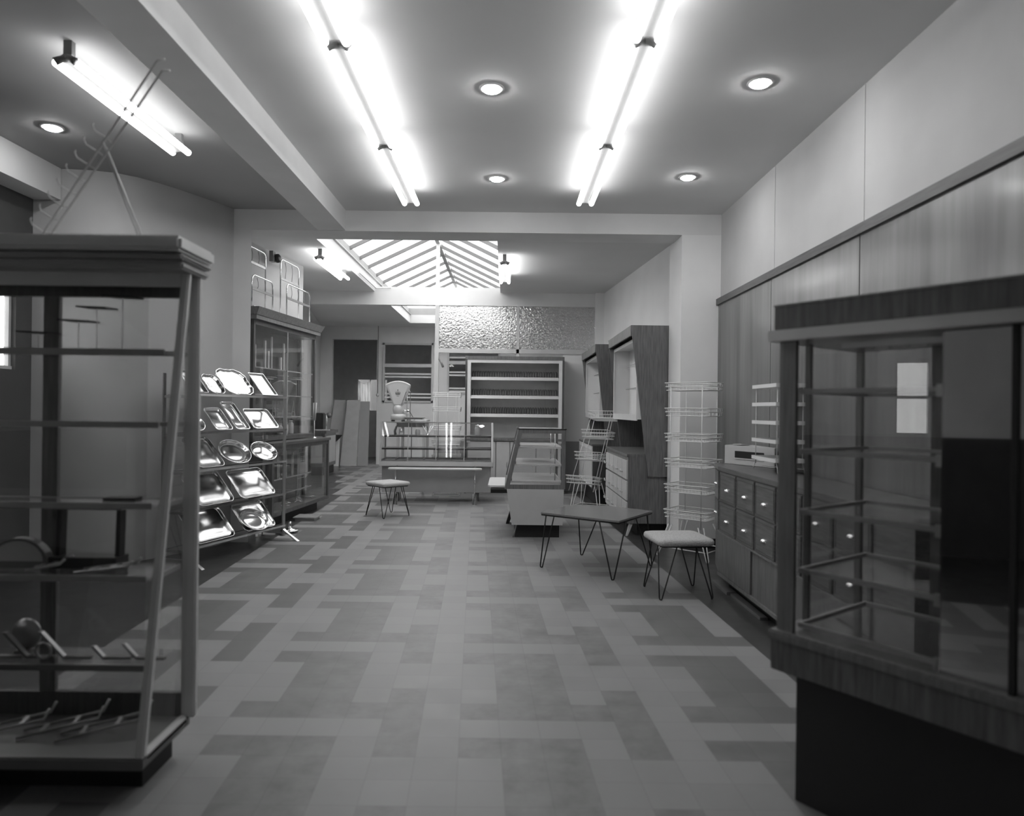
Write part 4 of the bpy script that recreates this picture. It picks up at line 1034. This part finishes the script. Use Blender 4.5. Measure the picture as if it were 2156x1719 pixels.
for z in (.835, 1.03):
    y = gy(z)+.02
    g_ = B(.02, W_-.03, y, D_-.06, z, z+.006).build('glass_shelf', M['glass_e'], t, local=True)
    B(.02, W_-.03, y-.012, y, z-.018, z+.006).build('shelf_front', M['black'], g_, local=True)
    B(.02, W_-.03, y-.016, y-.010, z+.002, z+.012).build('price_rail', M['chrome'], g_, local=True)
mb = B(.02, W_-.03, .02, .03, .636, .66)
n = 9
for i in range(n): 
    x = .03+i*(W_-.07)/(n-1); mb.box(x-.004, x+.004, .03, D_-.06, .636, .665)
mb.box(.02, W_-.03, D_-.07, D_-.06, .636, .665)
mb.build('tray_divider', M['alu'], t, local=True)
# ledge in front
lo = rrect(1.42, .17, .06, 5)
MB().prism([(x+.88, y-.21) for x, y in lo], .535, .556).build('ledge', M['white'], t, local=True, bevel=.004)
for x in (.28, 1.48):
    MB().tube([(x, -.20, .10), (x, -.20, .535)], .012, 8).tube([(x, -.2, .52), (x, .02, .58)], .008, 6).build('ledge_leg', M['chrome'], t, local=True)
    MB().hexa([(x-.036, -.25, 0), (x-.004, -.22, 0), (x-.004, -.19, 0), (x-.036, -.19, 0)], [(x-.03, -.225, .17), (x-.004, -.21, .17), (x-.004, -.19, .17), (x-.03, -.19, .17)]).hexa([(x+.004, -.22, 0), (x+.036, -.25, 0), (x+.036, -.19, 0), (x+.004, -.19, 0)], [(x+.004, -.21, .17), (x+.03, -.225, .17), (x+.03, -.19, .17), (x+.004, -.19, .17)]).build('foot_shoe', M['chrome'], t, local=True)
CM = Matrix.Translation(C0) @ Matrix.Rotation(CR, 4, 'Z')
def cpt(x, y, z): q = CM @ Vector((x, y, z)); return (q.x, q.y, q.z)
def jar(label, x, y, z, r, h, lid=True, m_='glass_e'):
    s = thing('glass_jar', label, 'jar', cpt(x, y, z), 0, 'glassware in the counter')
    MB().lathe([(r*.7, 0), (r, .01), (r, h*.7), (r*.75, h*.85), (r*.75, h*.9)], 16).build('body', M[m_], s, local=True)
    if lid: MB().lathe([(r*.85, h*.88), (r*.85, h*.97), (r*.3, h), (.005, h+.01)], 16).build('lid', M['white'], s, local=True)
jar('white lidded glass jar at right end of counter top shelf', 1.52, .33, 1.036, .05, .17)
jar('small chrome cup second from left on counter top shelf', .30, .3, 1.036, .035, .11, False, 'chrome')
jar('small glass cup at centre left of counter top shelf', .56, .32, 1.036, .04, .10, False)
s = thing('tongs', 'chrome tongs standing in glass on the counter top shelf', 'tongs', cpt(.72, .3, 1.037))
MB().tube([(-.08, 0, .15), (0, 0, .01), (.09, 0, .14)], .006, 6).tube([(-.04, .02, .14), (0, .02, .01), (.05, .02, .15)], .005, 6).build('arm', M['chrome'], s, local=True)
MB().lathe([(.03, 0), (.03, .004), (.01, .02)], 12).build('foot', M['chrome'], s, local=True)
s = thing('curved_horn', 'dark curved upright piece at left of counter top shelf', 'ornament', cpt(.21, .3, 1.037))
MB().tube([(0, 0, 0), (-.01, 0, .06), (.01, 0, .12), (.045, 0, .175)], [.022, .02, .017, .012], 8).build('body', M['wood_d'], s, local=True)
s = thing('curved_horn', 'white curved upright piece at far left of counter top shelf', 'ornament', cpt(.07, .25, 1.037))
MB().tube([(.02, 0, 0), (.01, 0, .06), (-.01, 0, .12), (-.02, 0, .17)], [.02, .018, .016, .012], 8).build('body', M['white'], s, local=True)

# ---- fan shaped shop scale
s = thing('shop_scale', 'grey enamel fan shaped shop scale with crown mark on glass counter', 'scale', cpt(.245, .34, 1.252))
def fan(rx, z0, zc, ang, r, y0, y1, name, m_, par, wbot):
    pts = [(-wbot, z0)]
    for i in range(17):
        a = math.radians(90+ang-2*ang*i/16); pts.append((r*math.cos(a), zc+r*math.sin(a)))
    pts.append((wbot, z0))
    return MB().prism_y(pts, y0, y1).build(name, M[m_], par, local=True, bevel=.004)
h0 = fan(0, .235, .285, 34, .345, -.055, .055, 'fan_head', 'scale_p', s, .062)
fan(0, .262, .285, 31, .318, -.061, -.055, 'dial_face', 'face', h0, .058)
pts = [(.345*math.cos(math.radians(124-68*i/16)), -.0, .285+.345*math.sin(math.radians(124-68*i/16))) for i in range(17)]
MB().tube([(x, -.045, z) for x, _, z in pts], .012, 6).build('rim', M['white'], h0, local=True)
cr = MB(); zc = .425
cr.box(-.034, .034, -.065, -.0605, zc, zc+.012)
for i in range(5):
    x = -.034+.017*i
    cr.add([(x-.007, -.064, zc+.016), (x+.007, -.064, zc+.016), (x*1.25, -.064, zc+.046+.010*(2-abs(i-2)))], [(0, 1, 2)])
cr.box(-.003, .003, -.065, -.0605, zc+.06, zc+.082).box(-.008, .008, -.065, -.0605, zc+.068, zc+.074)
cr.box(-.018, .018, -.063, -.0605, zc-.028, zc-.024)
cr.build('crown_emblem', M['wood_d'], h0, local=True)
MB().hexa([(.055, -.064, .265), (.060, -.064, .265), (.060, -.060, .265), (.055, -.060, .265)], [(.128, -.064, .47), (.135, -.064, .47), (.135, -.060, .47), (.128, -.060, .47)]).build('pointer', M['wood_d'], h0, local=True)
MB().lathe([(.060, .03), (.062, .10), (.078, .13), (.086, .17), (.084, .21), (.070, .25), (.03, .27)], 20).build('neck', M['scale_p'], s, local=True)
MB().lathe([(.10, -.075), (.118, -.07), (.12, -.02), (.112, .01), (.07, .02), (.055, .045), (.02, .05)], 28, (0, 0, .10-.005)).build('drum', M['scale_p'], s, local=True)
mb = MB()
for x, y in ((-.08, -.07), (.08, -.07), (-.08, .07), (.08, .07)): mb.lathe([(.02, 0), (.022, .008), (.012, .022)], 8, (x, y, 0))
mb.build('foot', M['black'], s, local=True)
MB().tube([(.06, -.02, .15), (.11, -.03, .175), (.15, -.03, .16), (.12, -.03, .13), (.08, -.02, .135)], .009, 6).lathe([(.01, -.012), (.03, -.01), (.03, .01), (.01, .012)], 10, (.16, -.03, .16), 'y').build('lever', M['chrome'], s, local=True)
MB().box(.12, .42, -.11, .11, .055, .066).box(.13, .40, -.09, .09, .03, .055).build('pan', M['alu'], s, local=True)

# ---- thin rod stand on the counter beside the scale
s = thing('bag_stand', 'slim metal stand with tall loop rods beside the scale', 'stand', cpt(.36, .56, 1.252))
MB().box(-.02, .10, -.03, .03, 0, .006).build('base_plate', M['alu'], s, local=True)
MB().tube([(.0, 0, .006), (.0, 0, .50), (.02, 0, .51), (.055, 0, .47), (.055, 0, .006)], .0055, 6).build('tall_loop', M['alu'], s, local=True)
MB().tube([(.02, -.02, .20), (.13, -.02, .02), (.0, -.02, .02)], .005, 6).build('slant_rod', M['iron'], s, local=True)

# ---- dark edged work table behind the counter
t = thing('work_table', 'dark edged table behind the glass counter, right of the scale', 'table', (-1.68, 12.0, 0))
MB().box(-1.90, -1.38, 11.65, 12.3, 1.235, 1.26).build('table_top', M['lgrey'], t)
MB().box(-1.88, -1.40, 11.68, 12.28, 1.14, 1.235).build('apron', M['wood_d'], t)
for x in (-1.88, -1.44):
    for y in (11.68, 12.22): MB().box(x, x+.045, y, y+.045, 0, 1.14).build('leg', M['cream'], t)

# ---- fine wire basket rack behind the counter
t = thing('fine_wire_rack', 'fine white wire rack with shallow baskets behind the glass counter', 'wire rack', (-1.02, 11.62, 0))
for z in (.62, .86, 1.10, 1.42, 1.66): basket(t, .46, .26, .07, z, .01, pitch=.018)
mb = MB()
for x, y, h in ((0, .12, 1.74), (.14, .12, 1.74), (.21, .12, 1.74), (-.21, .12, 1.74), (-.21, -.12, 1.66), (.21, -.12, 1.66)):
    MB().tube([(x, y, .004), (x, y, h)], .004, 5).build('upright', M['white_wire'], t, local=True)
mb = MB().tube([(x, y, .008) for x, y in ((-.22, -.13), (.22, -.13), (.22, .13), (-.22, .13))], .006, 5, closed=True)
for x in (.0, .14): mb.tube([(x, .12, .02), (x, .13, .008)], .004, 5)
mb.build('foot_ring', M['white_wire'], t, local=True)

# ---- bread cabinet against the partition
t = thing('bread_cabinet', 'tall wide cabinet with white inner frame and three slatted shelves', 'shelving', (.12, 12.1, 0))
X0, X1, YF, YR = -.735, .985, 11.92, 12.34
MB().box(X0, X0+.035, YF, YR, 0, 2.37).box(X1-.035, X1, YF, YR, 0, 2.37).build('side_panel', M['wood_d'], t)
MB().box(X0, X1, YF-.005, YR, 2.325, 2.385).build('top_panel', M['wood_r'], t)
MB().box(X0+.035, X0+.095, YF+.005, YF+.03, .88, 2.325).box(X1-.095, X1-.035, YF+.005, YF+.03, .88, 2.325).box(X0+.095, X1-.095, YF+.005, YF+.03, 2.27, 2.325).build('white_frame', M['white'], t)
MB().box(X0+.035, X1-.035, YR-.02, YR-.01, .93, 2.325).build('back_panel', M['case_back'], t)
for x in (-.53, .68):
    MB().box(x-.006, x+.006, YR-.03, YR-.02, .95, 2.2).build('shelf_strip', M['white'], t)
for z in (1.975, 1.655, 1.335):
    sh = MB().hexa([(X0+.09, YF+.03, z), (X1-.09, YF+.03, z), (X1-.09, YR-.03, z-.0), (X0+.09, YR-.03, z)], [(X0+.09, YF+.03, z+.012), (X1-.09, YF+.03, z+.012), (X1-.09, YR-.03, z+.012), (X0+.09, YR-.03, z+.012)]).build('shelf', M['lgrey'], t)
    MB().hexa([(X0+.085, YF+.012, z-.006), (X1-.085, YF+.012, z-.006), (X1-.085, YF+.03, z-.006), (X0+.085, YF+.03, z-.006)], [(X0+.10, YF+.05, z+.05), (X1-.10, YF+.05, z+.05), (X1-.10, YF+.062, z+.05), (X0+.10, YF+.062, z+.05)]).build('shelf_lip', M['lgrey'], sh)
    mb = MB(); n = 34
    for i in range(n):
        a = X0+.10+(X1-X0-.20)*i/n; w2 = (X1-X0-.20)/n
        mb.lathe([(w2*.5, z+.014), (w2*.5, z+.135), (w2*.35, z+.16), (.002, z+.17)], 8, (a+w2/2, YR-.07, 0))
    mb.build('slat_row', M['slats'], sh)
MB().box(X0+.035, X1-.035, YF, YR-.02, .915, .955).build('counter_rail', M['wood_m'], t)
MB().box(X0+.035, X1-.035, YF+.04, YR-.02, .08, .915).build('cupboard_body', M['dado'], t)
for a, c in ((-.68, -.20), (-.18, .045), (.065, .50), (.52, .94)):
    d = MB().box(a, c, YF+.022, YF+.04, .12, .90).build('cupboard_door', M['cream'], t)
    MB().box(c-.05, c-.038, YF+.012, YF+.022, .45, .55).build('handle', M['alu'], d)
MB().box(X0+.05, X1-.05, YF+.06, YR-.04, 0, .08).build('plinth', M['dark'], t)
hk = MB().tube([(-1.245, 12.37, 2.36), (-1.20, 12.33, 2.30), (-1.16, 12.3, 2.21)], [.012, .014, .022], 8).build('hook', M['alu_d'], pt)
# ---- second counter with slanted glass end and wire shelves
t = thing('slanted_glass_counter', 'narrow wood framed glass counter with three wire shelves', 'counter', (.35, 8.35, 0))
Y0, Y1 = 7.75, 8.95
def PY(poly, y0=Y0, y1=Y1): return MB().prism_y(poly, y0, y1)
PY([(.005, .56), (.065, .155), (.640, .155), (.650, .56)]).build('body', M['lgrey'], t)
MB().hexa([(.10, Y0+.10, 0), (.61, Y0+.10, 0), (.61, Y1-.05, 0), (.10, Y1-.05, 0)], [(.13, Y0+.10, .155), (.61, Y0+.10, .155), (.61, Y1-.05, .155), (.13, Y1-.05, .155)]).build('plinth', M['dark'], t)
MB().tube([(.085, Y0+.09, 0), (.125, Y0+.09, .155)], .008, 6).build('plinth_trim', M['alu'], t)
MB().hexa([(.0, Y1-.2, .0), (.04, Y1-.2, 0), (.04, Y1-.05, 0), (.0, Y1-.05, 0)], [(.05, Y1-.2, .16), (.09, Y1-.2, .16), (.09, Y1-.05, .16), (.05, Y1-.05, .16)]).build('rear_foot', M['dark'], t)
def gx(z): return -.02+(z-.56)*.225
for y in (Y0, Y1-.03):
    MB().prism_y([(gx(.56), .56), (.665, .56), (.665, .61), (gx(.61), .61)], y, y+.03).build('end_frame_rail', M['wood_m'], t)
    MB().prism_y([(gx(.61), .61), (gx(.61)+.05, .61), (gx(1.19)+.05, 1.19), (gx(1.19), 1.19)], y, y+.03).build('end_frame_stile', M['wood_m'], t)
    MB().prism_y([(.62, .61), (.665, .61), (.665, 1.19), (.62, 1.19)], y, y+.03).build('end_frame_stile', M['wood_m'], t)
    MB().prism_y([(gx(1.19), 1.19), (.665, 1.19), (.665, 1.235), (gx(1.235), 1.235)], y, y+.03).build('end_frame_rail', M['wood_m'], t)
    MB().prism_y([(gx(.62)+.03, .62), (.64, .62), (.64, 1.18), (gx(1.18)+.03, 1.18)], y+.012, y+.017).build('end_pane', M['glass_v'], t)
MB().box(gx(1.235)-.005, .675, Y0-.005, Y1, 1.235, 1.243).build('top_pane', M['glass_v'], t)
MB().box(gx(1.235)-.005, .675, Y0-.006, Y0+.01, 1.235, 1.245).box(gx(1.235)-.005, gx(1.235)+.01, Y0, Y1, 1.235, 1.245).build('top_edge', M['black'], t)
mb = MB(); mb.add([(gx(.62)+.008, Y0+.03, .62), (gx(.62)+.008, Y1-.03, .62), (gx(1.23)+.008, Y1-.03, 1.23), (gx(1.23)+.008, Y0+.03, 1.23)], [(0, 1, 2, 3)]); mb.build('slanted_pane', M['glass_v'], t)
MB().hexa([(gx(.56), Y0+.03, .56), (gx(.56)+.03, Y0+.03, .56), (gx(.56)+.03, Y1-.03, .56), (gx(.56), Y1-.03, .56)], [(gx(.61), Y0+.03, .61), (gx(.61)+.03, Y0+.03, .61), (gx(.61)+.03, Y1-.03, .61), (gx(.61), Y1-.03, .61)]).build('sill_rail', M['wood_m'], t)
for z in (.64, .83, 1.03):
    x0 = gx(z)+.035
    fr = MB().box(x0, .63, Y0+.05, Y0+.062, z-.012, z+.006).box(x0, x0+.01, Y0+.06, Y1-.06, z-.008, z+.004).box(.62, .63, Y0+.06, Y1-.06, z-.008, z+.004).box(x0, .63, Y1-.07, Y1-.06, z-.008, z+.004).build('shelf_frame', M['white'], t)
    mb = MB(); n = 22
    for i in range(n+1): mb.tube([(x0+.005, Y0+.09+i*(Y1-Y0-.17)/n, z), (.625, Y0+.09+i*(Y1-Y0-.17)/n, z)], .004, 4)
    mb.build('shelf_wires', M['white_wire'], fr)
    MB().box(x0+.02, x0+.03, Y0+.08, Y1-.08, z+.006, z+.03).build('side_fence', M['alu_d'], fr)
for y in (Y0+.2, Y1-.2): MB().tube([(.56, y, .62), (.56, y, 1.19)], .006, 6).build('upright', M['chrome'], t)
ld = [(-.215, 7.98), (-.19, 7.94), (-.02, 7.94), (-.0, 8.9), (-.19, 8.9), (-.215, 8.86)]
MB().prism(ld, .555, .578).build('ledge', M['white'], t, bevel=.003)
MB().box(-.18, .03, 8.2, 8.23, .50, .555).box(-.18, .03, 8.7, 8.73, .50, .555).build('ledge_bracket', M['alu_d'], t)
tag(MB().box(.15, .5, 8.0, 8.6, 1.038, 1.042).build('paper_sheet', M['white']), 'flat white paper on the top shelf of the narrow counter', 'paper')
